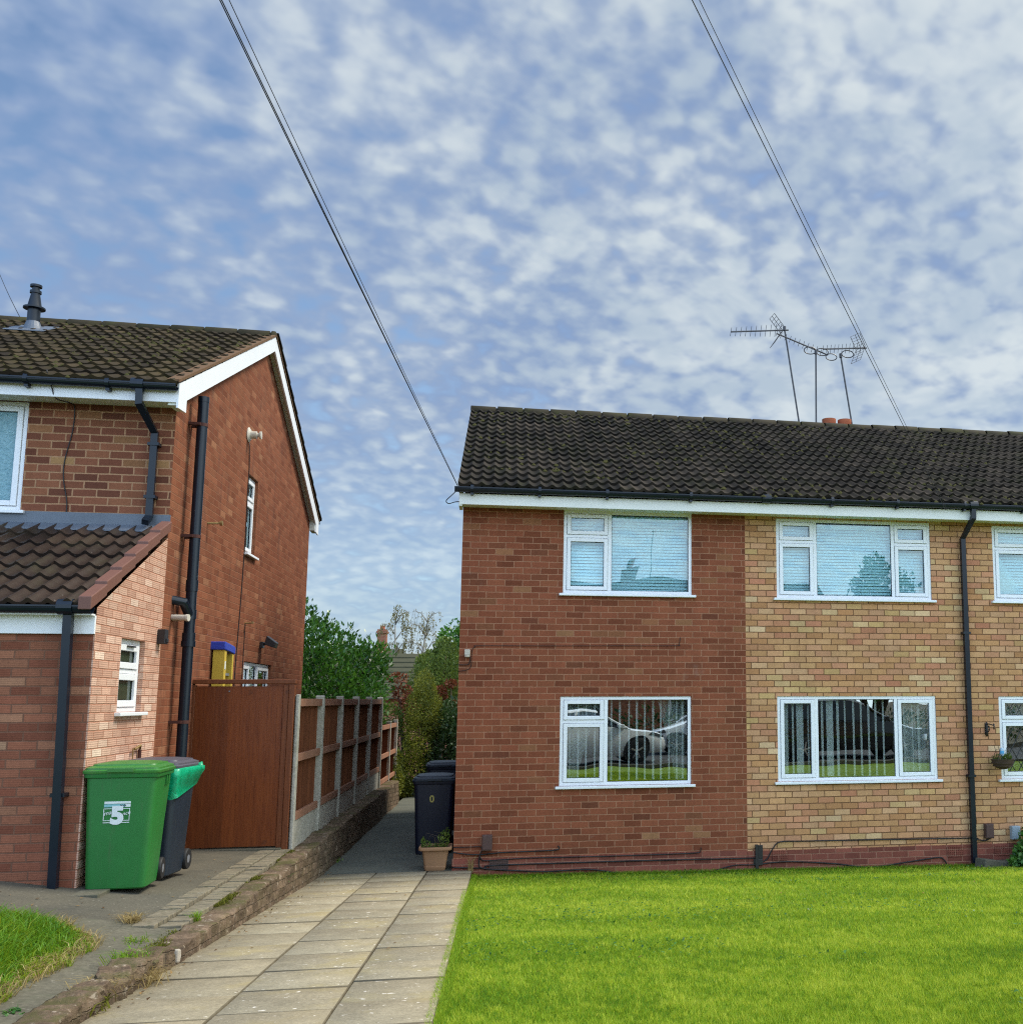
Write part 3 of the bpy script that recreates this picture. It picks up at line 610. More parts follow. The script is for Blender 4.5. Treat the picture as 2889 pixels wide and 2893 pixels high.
# flue on the roof slope
fy = .72; fz = 5.345 + (fy + 2.73) * (7.385 - 5.345) / (YM + 2.73)
q = MB(); q.lathe([(.075, fz - .1), (.075, fz + .30), (.13, fz + .305), (.13, fz + .325), (.085, fz + .33), (.055, fz + .50), (.055, fz + .515), (.068, fz + .52), (.068, fz + .555), (.045, fz + .56), (.045, fz + .60), (.070, fz + .605), (.070, fz + .635), (.02, fz + .645)], (-5.62, fy, 0), 18)
fl = q.build('flue_pipe', M['black_pl'], G, smooth=35)
q = MB(); sl = (7.385 - 5.345) / (YM + 2.73); q.prism([(fy - .26, fz - .26 * sl + .045), (fy + .2, fz + .2 * sl + .045), (fy + .2, fz + .2 * sl + .055), (fy - .26, fz - .26 * sl + .055)], -5.86, -5.38, side(0))
q.lathe([(.13, fz - .05), (.10, fz + .06), (.078, fz + .13)], (-5.62, fy, 0), 18); q.build('flashing', M['lead'], fl)
# garage
YGf = -4.15
b = MB(); wall_panel(b, gf, -9.5, XG, .3, 2.70); w_ = b.build('wall', M['brick_garage'], G, recalc=False); w_['label'] = 'red brick garage front wall'
sp = side(XG + .012)
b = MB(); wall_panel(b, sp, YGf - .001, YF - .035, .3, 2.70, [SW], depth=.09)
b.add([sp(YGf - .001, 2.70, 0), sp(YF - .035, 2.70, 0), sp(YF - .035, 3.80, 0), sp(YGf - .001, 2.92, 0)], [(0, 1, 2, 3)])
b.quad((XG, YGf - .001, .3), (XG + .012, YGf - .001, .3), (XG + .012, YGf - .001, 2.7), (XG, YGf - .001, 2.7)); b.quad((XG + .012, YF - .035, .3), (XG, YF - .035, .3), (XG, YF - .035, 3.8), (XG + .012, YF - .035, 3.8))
w_ = b.build('wall', M['brick_garage_sunlit'], G, recalc=False); w_['label'] = 'ribbed brick side wall of the garage in a sunlit tone'
rg_ = roof_tiles('roof', G, M['roof_garage'], -9.5, -2.93, (-4.34, 2.915), (YF - .02, 3.885), seed=21, course=.34, amp=.040, tilt=.028, wave=.150, spw=10); rg_['label'] = 'smooth brown tiled garage roof'
b = MB(); b.quad((-9.5, -4.31, 2.88), (-2.9, -4.31, 2.88), (-2.9, YF, 3.84), (-9.5, YF, 3.84)); b.build('roof_slope', M['roof_garage'], rg_)
b = MB(); n = 6; S0 = (-4.38, 2.975); S1 = (YF - .06, 3.975)
for i in range(n):
    f0, f1 = i / n, (i + 1.04) / n
    a = (S0[0] + (S1[0] - S0[0]) * f0, S0[1] + (S1[1] - S0[1]) * f0); c_ = (S0[0] + (S1[0] - S0[0]) * f1, S0[1] + (S1[1] - S0[1]) * f1)
    b.prism([(a[0], a[1] - .092), (a[0], a[1] + .022), (c_[0], c_[1] - .008), (c_[0], c_[1] - .112)], -.06, .045, gp)
b.build('verge_cap', M['verge'], rg_, bevel=.008)
b = MB(); b.prism([(YF - .16, 3.855), (YF - .02, 3.93), (YF - .02, 4.045), (YF - .0, 4.045), (YF + .0, 3.90), (YF - .16, 3.84)], -9.5, -2.885, side(0)); b.build('flashing', M['lead'], rg_)
b = MB(); b.box(-9.5, -2.885, -4.185, -4.155, 2.69, 2.85); b.build('fascia', M['upvc'], G, bevel=.004)
gutter(G, -9.5, -2.87, -4.31, 2.912, r=.056, brackets=[-3.75, -4.6], unions=[-3.07])
b = MB(); b.box(-9.5, -2.885, -4.30, -4.186, 2.845, 2.86); b.build('soffit', M['upvc'], G)
downpipe(G, [(-3.062, -4.275, 2.88), (-3.035, -4.225, .56)], clips=[(-3.048, -4.215, 1.35)])
W = window(G, sp, *SW, bars=[(-3.455, -2.89, 2.38, 2.42)], cells=[(-3.451, -2.894, 2.424, 2.651, 's'), (-3.451, -2.894, 2.069, 2.376, 's')], gmat=M['dark_glass'], wo=-.045, sash_t=.06)
q = MB(); q.box(-3.25, -3.05, 2.628, 2.642, -.03, -.012, sp); q.build('trickle_vent', M['lamp_black'], W)
# soil stack on the gable
px_, py_ = -2.775, -1.82
q = MB(); q.tube([(px_, py_, .42), (px_, py_, 5.47)], .055, 20); so = q.build('soil_pipe', M['black_pl'], G, smooth=40)
for z, h_, r_ in ((3.36, .06, .062), (2.80, .05, .066), (2.73, .03, .072), (3.05, .05, .063), (5.44, .03, .058)): q = MB(); q.tube([(px_, py_, z - h_), (px_, py_, z + h_)], r_, 20); q.build('pipe_collar', M['black_pl'], so, smooth=40)
q = MB(); q.tube([(px_, py_, 3.02), (px_ - .03, py_ - .16, 3.17), (-2.93, py_ - .20, 3.19)], .05, 14); q.build('branch_pipe', M['black_pl'], so, smooth=40)
for z in (5.15, 3.9, 1.9): q = MB(); q.tube([(px_, py_, z - .018), (px_, py_, z + .018)], .060, 20); q.box(-2.9, px_, py_ - .085, py_ - .05, z - .015, z + .015); q.box(-2.9, px_, py_ + .05, py_ + .085, z - .015, z + .015); q.build('pipe_clip', M['rust'], so)
# ================================================================== THINGS
def lthing(name, loc, rot, label, cat, group=None):
    o = thing(name, loc, label, cat, group); o.rotation_euler = (0, 0, math.radians(rot)); ORG[o.name] = Vector((0, 0, 0)); return o
def text_mesh(parent, name, body, size, mat, mtx, ext=.0006, bold=0.0, shear=0.0):
    cu = bpy.data.curves.new(name, 'FONT'); cu.body = body; cu.size = size; cu.extrude = ext; cu.align_x = 'CENTER'; cu.align_y = 'CENTER'; cu.offset = bold; cu.shear = shear
    to = bpy.data.objects.new(name + '_c', cu); COL.objects.link(to); dg = bpy.context.evaluated_depsgraph_get(); dg.update()
    me = bpy.data.meshes.new_from_object(to.evaluated_get(dg)); bpy.data.objects.remove(to); me.name = name; me.materials.clear(); me.transform(mtx)
    return link_mesh(name, me, mat, parent)

def rrect(w, d, r, z, cy=0.0, n=5, cx=0.0):
    ring = []
    for sx, sy, a0 in ((1, 1, 0), (-1, 1, 90), (-1, -1, 180), (1, -1, 270)):
        for i in range(n):
            a = math.radians(a0 + 90 * i / (n - 1)); ring.append((cx + sx * (w / 2 - r) + r * math.cos(a), cy + sy * (d / 2 - r) + r * math.sin(a), z))
    return ring
M['bin_green'] = plain('green_bin_plastic', (.022, .145, .026), .38, .5, var=.14, scale=4)
M['bin_lid_green'] = plain('green_lid_plastic', (.040, .17, .026), .36, .5, var=.14, scale=4)
M['bin_grey'] = plain('grey_bin_plastic', (.012, .019, .030), .42, .45, var=.25, scale=4)
M['bin_lid_grey'] = plain('grey_lid_plastic', (.085, .080, .095), .40, .5, var=.2, scale=4)
M['bin_navy'] = plain('navy_bin_plastic', (.007, .009, .022), .40, .5, var=.25, scale=4)
M['rubber'] = plain('wheel_rubber', (.015, .015, .016), .6, .4, var=.2)
M['hub'] = plain('wheel_hub', (.16, .17, .19), .4, .5, var=.1)
M['bag'] = None
def bag_mat():
    t = NT('green_bag'); o = t.obj(); n = t.noise(o, 9.0, 5, .7, 1.2); c = t.ramp(n, [(.3, (.0, .30, .13)), (.7, (.01, .56, .28))])
    b = t.bsdf(c, .25, t.bump(n, .35, .02), .6); tr = t.n('ShaderNodeBsdfTranslucent'); tr.inputs[0].default_value = (.02, .62, .34, 1)
    mx = t.n('ShaderNodeMixShader'); mx.inputs[0].default_value = .3; t.t.links.new(b, mx.inputs[1]); t.t.links.new(tr.outputs[0], mx.inputs[2]); return t.done(mx.outputs[0])
M['bag'] = bag_mat()
M['sticker'] = plain('worn_white_sticker', (.62, .66, .64), .5, .4, var=.12, scale=30)
M['sticker_teal'] = plain('worn_teal_sticker', (.20, .42, .44), .5, .4, var=.15, scale=30)
M['digit_yellow'] = plain('yellow_digit', (.42, .36, .09), .5, .4, var=.1)

def scuffed(name, col, rough, grime):
    t = NT(name); o = t.obj(); s = t.sep(o); n = t.noise(o, 3.5, 6, .7); k = t.math('ADD', .78, t.math('MULTIPLY', n, .44)); c = t.mix(1.0, col, t.vec(k, k, k), 'MULTIPLY')
    st = t.noise(t.vec(t.math('MULTIPLY', s[0], 16.0), t.math('MULTIPLY', s[1], 16.0), t.math('MULTIPLY', s[2], 2.2)), 1.0, 5, .75)
    c = t.mix(t.math('MULTIPLY', t.smooth(st, .52, .72), .38), c, grime)
    sc = t.noise(t.vec(t.math('MULTIPLY', s[0], 9.0), t.math('MULTIPLY', s[1], 9.0), t.math('MULTIPLY', s[2], 60.0)), 1.0, 4, .7); c = t.mix(t.math('MULTIPLY', t.smooth(sc, .66, .74), .25), c, tuple(min(1, v * 2 + .06) for v in col))
    return t.done(t.bsdf(c, t.math('ADD', rough, t.math('MULTIPLY', st, .2)), t.bump(t.noise(o, 120.0, 2), .15, .002), .45))
M['bin_green'] = scuffed('scuffed_green_bin', (.016, .145, .026), .34, (.055, .10, .035)); M['bin_lid_green'] = scuffed('scuffed_green_lid', (.034, .165, .026), .32, (.12, .16, .06))
M['bin_grey'] = scuffed('scuffed_grey_bin', (.011, .019, .031), .36, (.045, .045, .042)); M['bin_navy'] = scuffed('scuffed_navy_bin', (.004, .006, .018), .36, (.02, .022, .026)); M['bin_lid_grey'] = scuffed('scuffed_grey_lid', (.075, .070, .088), .36, (.11, .10, .09))
def wheelie_bin(loc, rot, label, body, lid, group='wheelie bins'):
    t = lthing('wheelie_bin', loc, rot, label, 'wheelie bin', group)
    b = MB()
    b.loft([rrect(.44, .46, .05, .0, -.01), rrect(.462, .482, .06, .012, -.01), rrect(.475, .50, .06, .10, -.005), rrect(.51, .56, .06, .55, .01), rrect(.545, .62, .055, .955, .035), rrect(.555, .63, .05, .958, .035), rrect(.575, .66, .05, .962, .04), rrect(.585, .67, .05, .99, .04), rrect(.585, .67, .05, 1.0, .04)])
    for sx in (-1, 1):   # comb slots under the rim at the rear of each side
        for yy in (.10, .175): b.box(sx * .262, sx * .283, yy - .018, yy + .018, .87, .958)
    bo = b.build('body', body, t, smooth=35)
    r = MB()
    r.loft([rrect(.60, .69, .05, .998, .04), rrect(.605, .695, .05, 1.004, .04), rrect(.605, .695, .05, 1.022, .04), rrect(.58, .665, .06, 1.030, .04), rrect(.575, .66, .06, 1.046, .04), rrect(.50, .55, .06, 1.062, .05), rrect(.49, .54, .06, 1.074, .05), rrect(.30, .30, .08, 1.090, .06)])
    r.box(-.10, .10, -.325, -.30, 1.012, 1.040)
    lo = r.build('lid', lid, t, smooth=35)
    q = MB(); q.tube([(-.23, .37, .985), (-.23, .435, 1.0), (.23, .435, 1.0), (.23, .37, .985)], .016, 10); q.box(-.22, -.16, .36, .42, .97, 1.03); q.box(.16, .22, .36, .42, .97, 1.03); q.build('handle', lid, t, smooth=40)
    for sx in (-1, 1):
        w = MB(); w.lathe([(.06, -.024), (.094, -.024), (.10, -.014), (.10, .014), (.094, .024), (.06, .024)], (sx * .235, .285, .10), 22, 'x'); wo = w.build('wheel', M['rubber'], t, smooth=40)
        h_ = MB(); h_.lathe([(.02, -.026), (.058, -.022), (.062, .0), (.058, .022), (.02, .026)], (sx * .235, .285, .10), 16, 'x'); h_.build('hub', M['hub'], wo, smooth=40)
    a = MB(); a.tube([(-.235, .285, .10), (.235, .285, .10)], .012, 8); a.build('axle', M['bin_grey'], t)
    return t
gb = wheelie_bin((-2.60, -3.95, .565), 3, 'green wheelie bin with a white number 5 sticker beside the garage corner', M['bin_green'], M['bin_lid_green'])
gb.scale = (1.0, .86, .955)
# sticker on the front panel; front face tilts outwards
def front_m(x, z):
    y = -.251 - (z - .10) / .45 * .0185 if z < .55 else -.27 - (z - .55) / .405 * .005
    return Matrix.Translation((x, y - .0025, z)) @ Matrix.Rotation(math.radians(90 + 1.5), 4, 'X')
q = MB(); yy = -.2755
q.box(-.115, .085, yy - .0, yy + .002, .735, .755); q.box(.045, .085, yy - .0, yy + .002, .706, .731)
for z0, z1 in ((.690, .695), (.588, .593), (.570, .576)): q.box(-.118, .083, yy, yy + .002, z0, z1)
q.box(-.118, -.113, yy, yy + .002, .593, .690); q.box(.078, .083, yy, yy + .002, .593, .690)
st = q.build('number_sticker', M['sticker'], gb)
q = MB(); q.box(-.117, .040, yy, yy + .002, .706, .731); q.build('number_sticker', M['sticker_teal'], gb)
text_mesh(gb, 'house_number', '5', .20, M['sticker'], Matrix.Translation((-.012, yy - .001, .628)) @ Matrix.Rotation(PI / 2, 4, 'X'), .001, .012)
text_mesh(gb, 'house_number', 'ma', .05, M['sticker'], Matrix.Translation((-.088, yy - .0005, .655)) @ Matrix.Rotation(math.radians(14), 4, 'Y').inverted() @ Matrix.Rotation(PI / 2, 4, 'X'), .001, .0, .3)
text_mesh(gb, 'house_number', 'nce', .045, M['sticker'], Matrix.Translation((.055, yy - .0005, .652)) @ Matrix.Rotation(math.radians(14), 4, 'Y').inverted() @ Matrix.Rotation(PI / 2, 4, 'X'), .001, .0, .3)
text_mesh(gb, 'house_number', '>>>', .028, M['bin_grey'], Matrix.Translation((.028, yy - .0008, .7185)) @ Matrix.Rotation(PI / 2, 4, 'X'), .001, .001)

kb = wheelie_bin((-2.60, -3.22, .545), -5, 'dark grey wheelie bin with a green bag under its lid, behind the green bin', M['bin_grey'], M['bin_lid_grey'])
kb.scale = (.97, .84, .965)
q = MB(); rings = []
rr = random.Random(4)
base = rrect(.60, .70, .06, 0, .045, 9); nb = len(base)
for k, (sc, z) in enumerate([(1.0, 1.002), (1.045, .985), (1.06, .93), (1.045, .86), (1.02, .78), (.985, .735)]):
    ring = []
    for i, (x, y, _) in enumerate(base):
        ang = math.atan2(y, x); bul = .02 * math.sin(ang * 7 + k) + .012 * math.sin(ang * 13 + 2 * k) + rr.uniform(-.006, .006)
        drop = .03 * math.sin(ang * 5 + 1) * (k / 5)
        tp = 1.0 if k < 3 else 1.0 - .012 * (k - 2)
        zk = 1.002 - (1.002 - z) * max(.2, min(1, (.62 - y) / .40)) * 1.1
        z_ = zk
        ring.append((x * sc * tp + bul * (k > 0) * math.cos(ang), y * sc * tp + bul * (k > 0) * math.sin(ang), z_ - drop))
    rings.append(ring)
q.loft(rings, cap=False)
kn = [(.29 + .05 * a, .30 + .04 * math.sin(a * 9), .985 + .02 * math.sin(a * 6)) for a in (0, .35, .7, 1.0)]
q.tube(kn, [.04, .042, .03, .015], 9)
lin = q.build('bin_bag', M['bag'], None, org=(0, 0, 0), smooth=True); lin.location = kb.location; lin.rotation_euler = kb.rotation_euler; lin.scale = kb.scale
tag(lin, 'bright green plastic bag hanging out under the lid of the grey bin', 'bin bag')
nb_ = wheelie_bin((-.345, 1.76, -.005), 0, 'navy wheelie bin with a small yellow digit, in the shaded passage', M['bin_navy'], M['bin_grey'])
text_mesh(nb_, 'bin_digit', '0', .13, M['digit_yellow'], Matrix.Translation((-.025, -.2765, .755)) @ Matrix.Rotation(PI / 2, 4, 'X'), .001, .004)
nb2 = wheelie_bin((-.36, 4.6, .02), 4, 'dark wheelie bin half hidden behind the navy bin, by the hedge', M['bin_navy'], M['bin_grey'])

# planter by the house corner
M['planter'] = plain('clay_planter', (.30, .165, .085), .7, .3, var=.15, scale=5)
P_ = lthing('flower_pot', (-.222, .12, .0), 0, 'square terracotta planter with straggly plants at the corner of the red house', 'planter')
q = MB(); q.loft([rrect(.24, .24, .03, 0), rrect(.26, .26, .03, .02), rrect(.27, .27, .035, .05), rrect(.265, .265, .035, .055), rrect(.325, .325, .045, .245), rrect(.335, .335, .045, .25), rrect(.40, .40, .05, .255), rrect(.41, .41, .05, .275), rrect(.40, .40, .05, .295), rrect(.36, .36, .05, .295), rrect(.34, .34, .045, .25)])
q.build('pot', M['planter'], P_, smooth=35)
q = MB(); q.loft([rrect(.345, .345, .05, .262), rrect(.30, .30, .05, .272)]); q.build('soil', M['soil'], P_)

# gate
M['gate'] = None
def wood(name, a, b, rough=.6, grain=18.0, axis='z', boards=.0, spec=.35):
    t = NT(name); o = t.sep(t.obj()); z = o[2] if axis == 'z' else o[0]
    lat = t.math('ADD', o[0], o[1]) if axis == 'z' else t.math('ADD', o[2], o[1])
    p = t.vec(t.math('MULTIPLY', lat, grain), t.math('MULTIPLY', z, 1.2), 0.0); n = t.noise(p, 2.2, 6, .65, .6); n2 = t.noise(t.vec(t.math('MULTIPLY', lat, grain * 5), t.math('MULTIPLY', z, 4.0), 1.0), 2.0, 4, .7)
    c = t.ramp(n, [(.3, a), (.7, b)])
    if boards:
        k = t.math('ADD', .80, t.math('MULTIPLY', t.white(t.vec(t.math('FLOOR', t.math('DIVIDE', lat, boards)), 1.0, 2.0)), .40)); c = t.mix(1.0, c, t.vec(k, k, k), 'MULTIPLY')
    k2 = t.math('ADD', .75, t.math('MULTIPLY', n2, .5)); c = t.mix(1.0, c, t.vec(k2, k2, k2), 'MULTIPLY')
    kn = t.smooth(t.noise(t.obj(), 5.0, 3, .6), .66, .74); c = t.mix(t.math('MULTIPLY', kn, .4), c, (.03, .012, .008))
    return t.done(t.bsdf(c, rough, t.bump(n2, .35, .004), spec))
M['gate'] = wood('stained_gate_boards', (.105, .024, .006), (.175, .046, .010), .42, boards=.147)
M['gatepost'] = wood('stained_gate_frame', (.105, .029, .009), (.165, .050, .015), .5)
M['fencewood'] = wood('fence_boards', (.105, .036, .015), (.18, .066, .028), .8, boards=.087, spec=.2)
M['fencerail'] = wood('fence_rail', (.24, .115, .070), (.34, .175, .11), .8, axis='z', spec=.2)
g = thing('timber_gate', (-2.37, -1.05, .48), 'tall dark brown boarded timber gate between the gable wall and the fence', 'gate')
q = MB(); x = -2.87
while x < -1.93:
    x1 = min(x + .0985, -1.925); d = random.uniform(-.002, .002); q.box(x, x1 - .001, -1.062 + d, -1.035, .492, 2.288); x += .0985
q.build('board_panel', M['gate'], g)
q = MB(); q.box(-2.90, -2.872, -1.07, -1.00, .475, 2.30); q.build('frame', M['gatepost'], g, bevel=.004)
q = MB(); q.box(-1.922, -1.865, -1.075, -.99, .475, 2.312); q.build('frame', M['gatepost'], g, bevel=.004)
q = MB(); q.box(-1.862, -1.80, -1.085, -.985, .42, 2.312); q.build('gate_post', M['gatepost'], g, bevel=.005)
q = MB(); q.box(-2.90, -1.79, -1.095, -.975, 2.316, 2.366); q.build('cap_rail', M['gatepost'], g, bevel=.006)
q = MB(); q.lathe([(.0, -.004), (.009, -.004), (.009, .004), (.0, .004)], (-2.508, -1.066, 2.232), 8, 'y'); q.build('bolt', M['hub'], g)

# fence
fm = side(-1.805)
fence = thing('panel_fence', (-1.8, 3.4, .42), 'tall brown panel fence with concrete posts on the low wall along the passage', 'fence')
PY = [-.985, .775, 2.545, 4.35, 6.10, 7.935]
q0 = None
for i, y in enumerate(PY):
    q = MB(); zb = .40
    if i == 0: q.box(y - .055, y + .055, zb, 2.195, .018, .055, fm); q.box(y - .055, y + .055, zb, 2.195, -.055, -.018, fm); q.box(y - .012, y + .012, zb, 2.185, -.018, .018, fm)
    else: q.box(y - .05, y + .05, zb, 2.165, -.055, .055, fm); q.prism([(y - .05, 2.166), (y + .05, 2.166), (y + .02, 2.192), (y - .02, 2.192)], -.055, .055, fm)
    q.build('concrete_post', M['concrete'], fence, bevel=.008)
def fence_bay(parent, a, b_, m, z0, z1, rails, gb_top, gb_bot=.40):
    q = MB(); y = a; k = 0
    while y < b_ - .01:
        y1 = min(y + .087, b_); dz = random.uniform(-.006, .003); q.prism([(y, -.020), (y1 + .012, -.028), (y1 + .012, -.022), (y, -.006)], z0, z1 + dz, lambda u, w, v: m(u, v, w)); y = y1
    p = q.build('fence_panel', M['fencewood'], parent)
    for zc in rails:
        r = MB(); r.box(a, b_, zc - .045, zc + .045, -.004, .034, m); r.build('rail', M['fencerail'], p, bevel=.004)
    if gb_top:
        r = MB(); r.box(a, b_, gb_bot, gb_top, -.025, .022, m); r.build('gravel_board', M['gravelb'], parent, bevel=.005)
for i in range(5): fence_bay(fence, PY[i] + .056, PY[i + 1] - .051, fm, .735, 2.15, [.785, 1.46, 2.10], .732)
fence2 = thing('low_fence', (-1.78, 9.6, .4), 'lower brown fence continuing behind the tall panels beside the hedge', 'fence')
fm2 = side(-1.79)
for y in (9.62, 11.12):
    q = MB(); q.box(y - .05, y + .05, .1, 1.66, -.05, .05, fm2); q.box(y - .055, y + .055, 1.661, 1.69, -.055, .055, fm2); q.build('concrete_post', M['concrete'], fence2, bevel=.008)
fence_bay(fence2, 7.99, 9.57, fm2, .36, 1.64, [.5, 1.0, 1.58], .355, .1); fence_bay(fence2, 9.68, 11.06, fm2, .36, 1.64, [.5, 1.0, 1.58], .355, .1)

# retaining wall: irregular brick courses with a mossy top
def rough_wall():
    V = []; F = []; ny = 900; ys = np.linspace(-9.6, 9.8, ny)
    prof = []
    for y in ys:
        near = float(sm(np.array((-6.15 - y) / .25)));
        top = .435 + .012 * math.sin(y * 3.1) + .02 * (vnoise(np.array(y * 5), np.array(2.0), 3) - .5)
        if y < -5: top += .02 * min(-5 - y, 2)
        if near > 0: top = top * (1 - near) + near * (float(zd(np.array(y))) + .085 + .075 * vnoise(np.array(y * 4.0), np.array(1.), 7))
        bot = (float(zd(np.array(y))) if y < 0 else -.01 * y) - .06
        inn = -1.80 if y > -1.0 else -1.748
        jx = (.016 * (vnoise(np.array(y * 7), np.array(5.0), 9) - .5) + .016 * (vnoise(np.array(y * 31), np.array(5.0), 19) - .5)) * (1 + 2.2 * near)
        prof.append([(-1.555 + jx * .4, bot), (-1.555 + jx, bot + .06), (-1.553 - jx, (bot + top) / 2), (-1.555 + jx, top - .022), (-1.557 + jx * 1.3, top - .006 + jx * .3), (-1.568 + jx, top + jx * .4), (-1.64, top + jx * .7), (inn + .03, top + jx * .4), (inn, top - .006), (inn, top - .2)])
    P2 = []
    for y, pr in zip(ys, prof):
        (x0, z0), (x1, z1) = pr[0], pr[3]; rows = [(x0 + (x1 - x0) * k / 14, z0 + (z1 - z0) * k / 14) for k in range(15)] + pr[4:8] + [(pr[7][0] * .5 + pr[8][0] * .5, pr[7][1])] + pr[8:]
        P2.append(rows)
    A_ = np.array(P2); yy = ys[:, None] + 0 * A_[:, :, 0]; zrel = A_[:, :, 1] + .0605 * np.minimum(yy, 0) * -1
    dx = .030 * (fbm(yy * 8, A_[:, :, 1] * 14, 91, 4) - .5) + .014 * (fbm(yy * 30, A_[:, :, 1] * 30, 95, 2) - .5); dz = .030 * (fbm(yy * 9, A_[:, :, 0] * 22, 93, 4) - .5) * (A_[:, :, 1] > A_[:, :, 1].max(1, keepdims=True) - .03)
    A_[:, :, 0] += dx; A_[:, :, 1] += dz; n = A_.shape[1]
    for i in range(ny):
        for j in range(n): V.append((A_[i, j, 0], ys[i], A_[i, j, 1]))
    for i in range(ny - 1):
        for j in range(n - 1): a = i * n + j; F.append((a, a + n, a + n + 1, a + 1))
    me_ = np_mesh('retaining_wall', np.array(V), np.array(F), M['wallstone'], org=(-1.65, 0, 0), smooth=True)
    return me_
M['wallstone'] = None
def wall_mat():
    t = NT('old_brick_kerb_wall'); o = t.obj(); s = t.sep(o); g_ = t.n('ShaderNodeNewGeometry'); nz = t.sep(g_.outputs['Normal'])[2]
    n = t.noise(o, 5.0, 6, .7); f = t.noise(o, 42.0, 5, .75); c = t.ramp(n, [(.28, (.070, .050, .033)), (.5, (.135, .094, .062)), (.72, (.225, .160, .108))])
    v = t.math('ADD', s[2], t.math('MULTIPLY', s[1], .0605)); row = t.math('FLOOR', t.math('DIVIDE', t.math('ADD', v, .3), .083)); fv = t.math('FRACT', t.math('DIVIDE', t.math('ADD', v, .3), .083))
    u = t.math('ADD', t.math('DIVIDE', s[1], .228), t.math('MULTIPLY', t.math('MODULO', row, 2.0), .5)); fu = t.math('FRACT', u)
    j = t.math('MULTIPLY', t.math('MAXIMUM', t.smooth(fv, .14, .06), t.smooth(fu, .06, .03)), t.math('LESS_THAN', nz, .6))
    rb = t.white(t.vec(t.math('FLOOR', u), row, 3.0)); kb = t.math('ADD', .75, t.math('MULTIPLY', rb, .5)); c = t.mix(1.0, c, t.vec(kb, kb, kb), 'MULTIPLY')
    c = t.mix(t.math('MULTIPLY', j, .55), c, (.15, .115, .08))
    w = t.smooth(t.noise(o, 9.0, 6, .75), .57, .66); c = t.mix(t.math('MULTIPLY', w, .6), c, (.46, .39, .30))
    sk = t.noise(t.vec(t.math('MULTIPLY', s[1], 26.0), t.math('MULTIPLY', s[2], 5.0), 0.0), 1.0, 5, .75); sk = t.math('ADD', .25, t.math('MULTIPLY', sk, 1.5)); c = t.mix(t.math('LESS_THAN', nz, .6), c, t.mix(1.0, c, t.vec(sk, sk, sk), 'MULTIPLY'))
    k = t.math('ADD', .15, t.math('MULTIPLY', f, 1.7)); c = t.mix(1.0, c, t.vec(k, k, k), 'MULTIPLY')
    ms = t.math('MULTIPLY', t.smooth(t.noise(o, 3.3, 6, .75), .44, .62), t.math('ADD', .25, t.math('MULTIPLY', t.smooth(nz, .2, .8), .6))); c = t.mix(ms, c, (.085, .080, .030))
    h_ = t.math('ADD', t.math('MULTIPLY', f, .7), t.math('SUBTRACT', t.math('MULTIPLY', n, .6), t.math('MULTIPLY', j, .5)))
    return t.done(t.bsdf(c, .95, t.bump(h_, .9, .02), .15))
M['wallstone'] = wall_mat()
tag(rough_wall(), 'low mossy brick retaining wall running beside the slab driveway', 'wall')

# wall fittings -------------------------------------------------------
def cable(pts, r, label, group=None, Y=-.022, smooth_it=True, name='wall_cable', world=None):
    P = [Vector(p) for p in world] if world else [Vector((x, Y, z)) for x, z in pts]
    out = []
    for i in range(len(P) - 1):
        p0, p1, p2, p3 = P[max(i - 1, 0)], P[i], P[i + 1], P[min(i + 2, len(P) - 1)]
        for k in range(5):
            t_ = k / 5; out.append(.5 * ((2 * p1) + (p2 - p0) * t_ + (2 * p0 - 5 * p1 + 4 * p2 - p3) * t_ ** 2 + (3 * p1 - p0 - 3 * p2 + p3) * t_ ** 3) if smooth_it else p1.lerp(p2, t_))
    out.append(P[-1]); q = MB(); q.tube([tuple(p) for p in out], r, 6)
    return tag(q.build(name, M['cable'], smooth=True), label, 'cable', group)
GC = 'black cables along the foot of the front walls'
cable([(-.005, .222), (.133, .198), (.327, .184), (.584, .201), (.895, .206), (1.292, .215), (1.308, .266)], .008, 'short black cable from the house corner past the brown box, ending in an upturned tip', GC)
cable([(.356, .242), (.327, .172), (.359, .12), (.421, .108), (.896, .124), (1.526, .12), (2.167, .117), (3.04, .122), (3.161, .14), (3.172, .193)], .007, 'long thin black cable from the brown box to an upturned end below the window', GC, Y=-.028)
cable([(-.02, .04), (.382, .018), (.464, .046), (1.316, .05), (2.384, .048), (3.82, .035), (3.91, .043)], .009, 'black cable running straight along the red plinth to the post box', GC, Y=-.030)
cable([(.327, .172), (.32, .071), (.362, .019), (.589, -.009), (1.108, -.046), (1.423, -.042), (1.698, -.039), (1.954, -.074), (2.169, -.12)], .009, 'black cable sagging from the brown box into the grass below the red wall', GC, Y=-.036)
cable([(3.25, -.14), (3.595, -.053), (3.819, -.05), (3.887, -.052)], .008, 'black cable rising out of the lawn to the brick joint between red and buff walls', GC, Y=-.034)
cable([(3.934, -.027), (4.061, .008), (4.148, .146), (4.255, .233), (4.576, .234), (5.445, .226), (6.969, .21), (7.037, .197), (7.196, .172), (7.302, .222)], .009, 'black cable rising over the buff wall and passing behind the downpipe', GC, Y=-.026)
cable([(3.934, -.047), (4.358, -.025), (5.002, -.071), (5.502, -.131), (6.1, -.075), (6.483, -.035), (6.572, -.069), (6.615, -.14)], .009, 'black cable dipping to the grass under the buff wall window', GC, Y=-.034)
cable([(.0, .283), (.20, .281), (.335, .278), (.352, .232)], .006, 'thin cable joining the house corner to the brown wall box', GC)
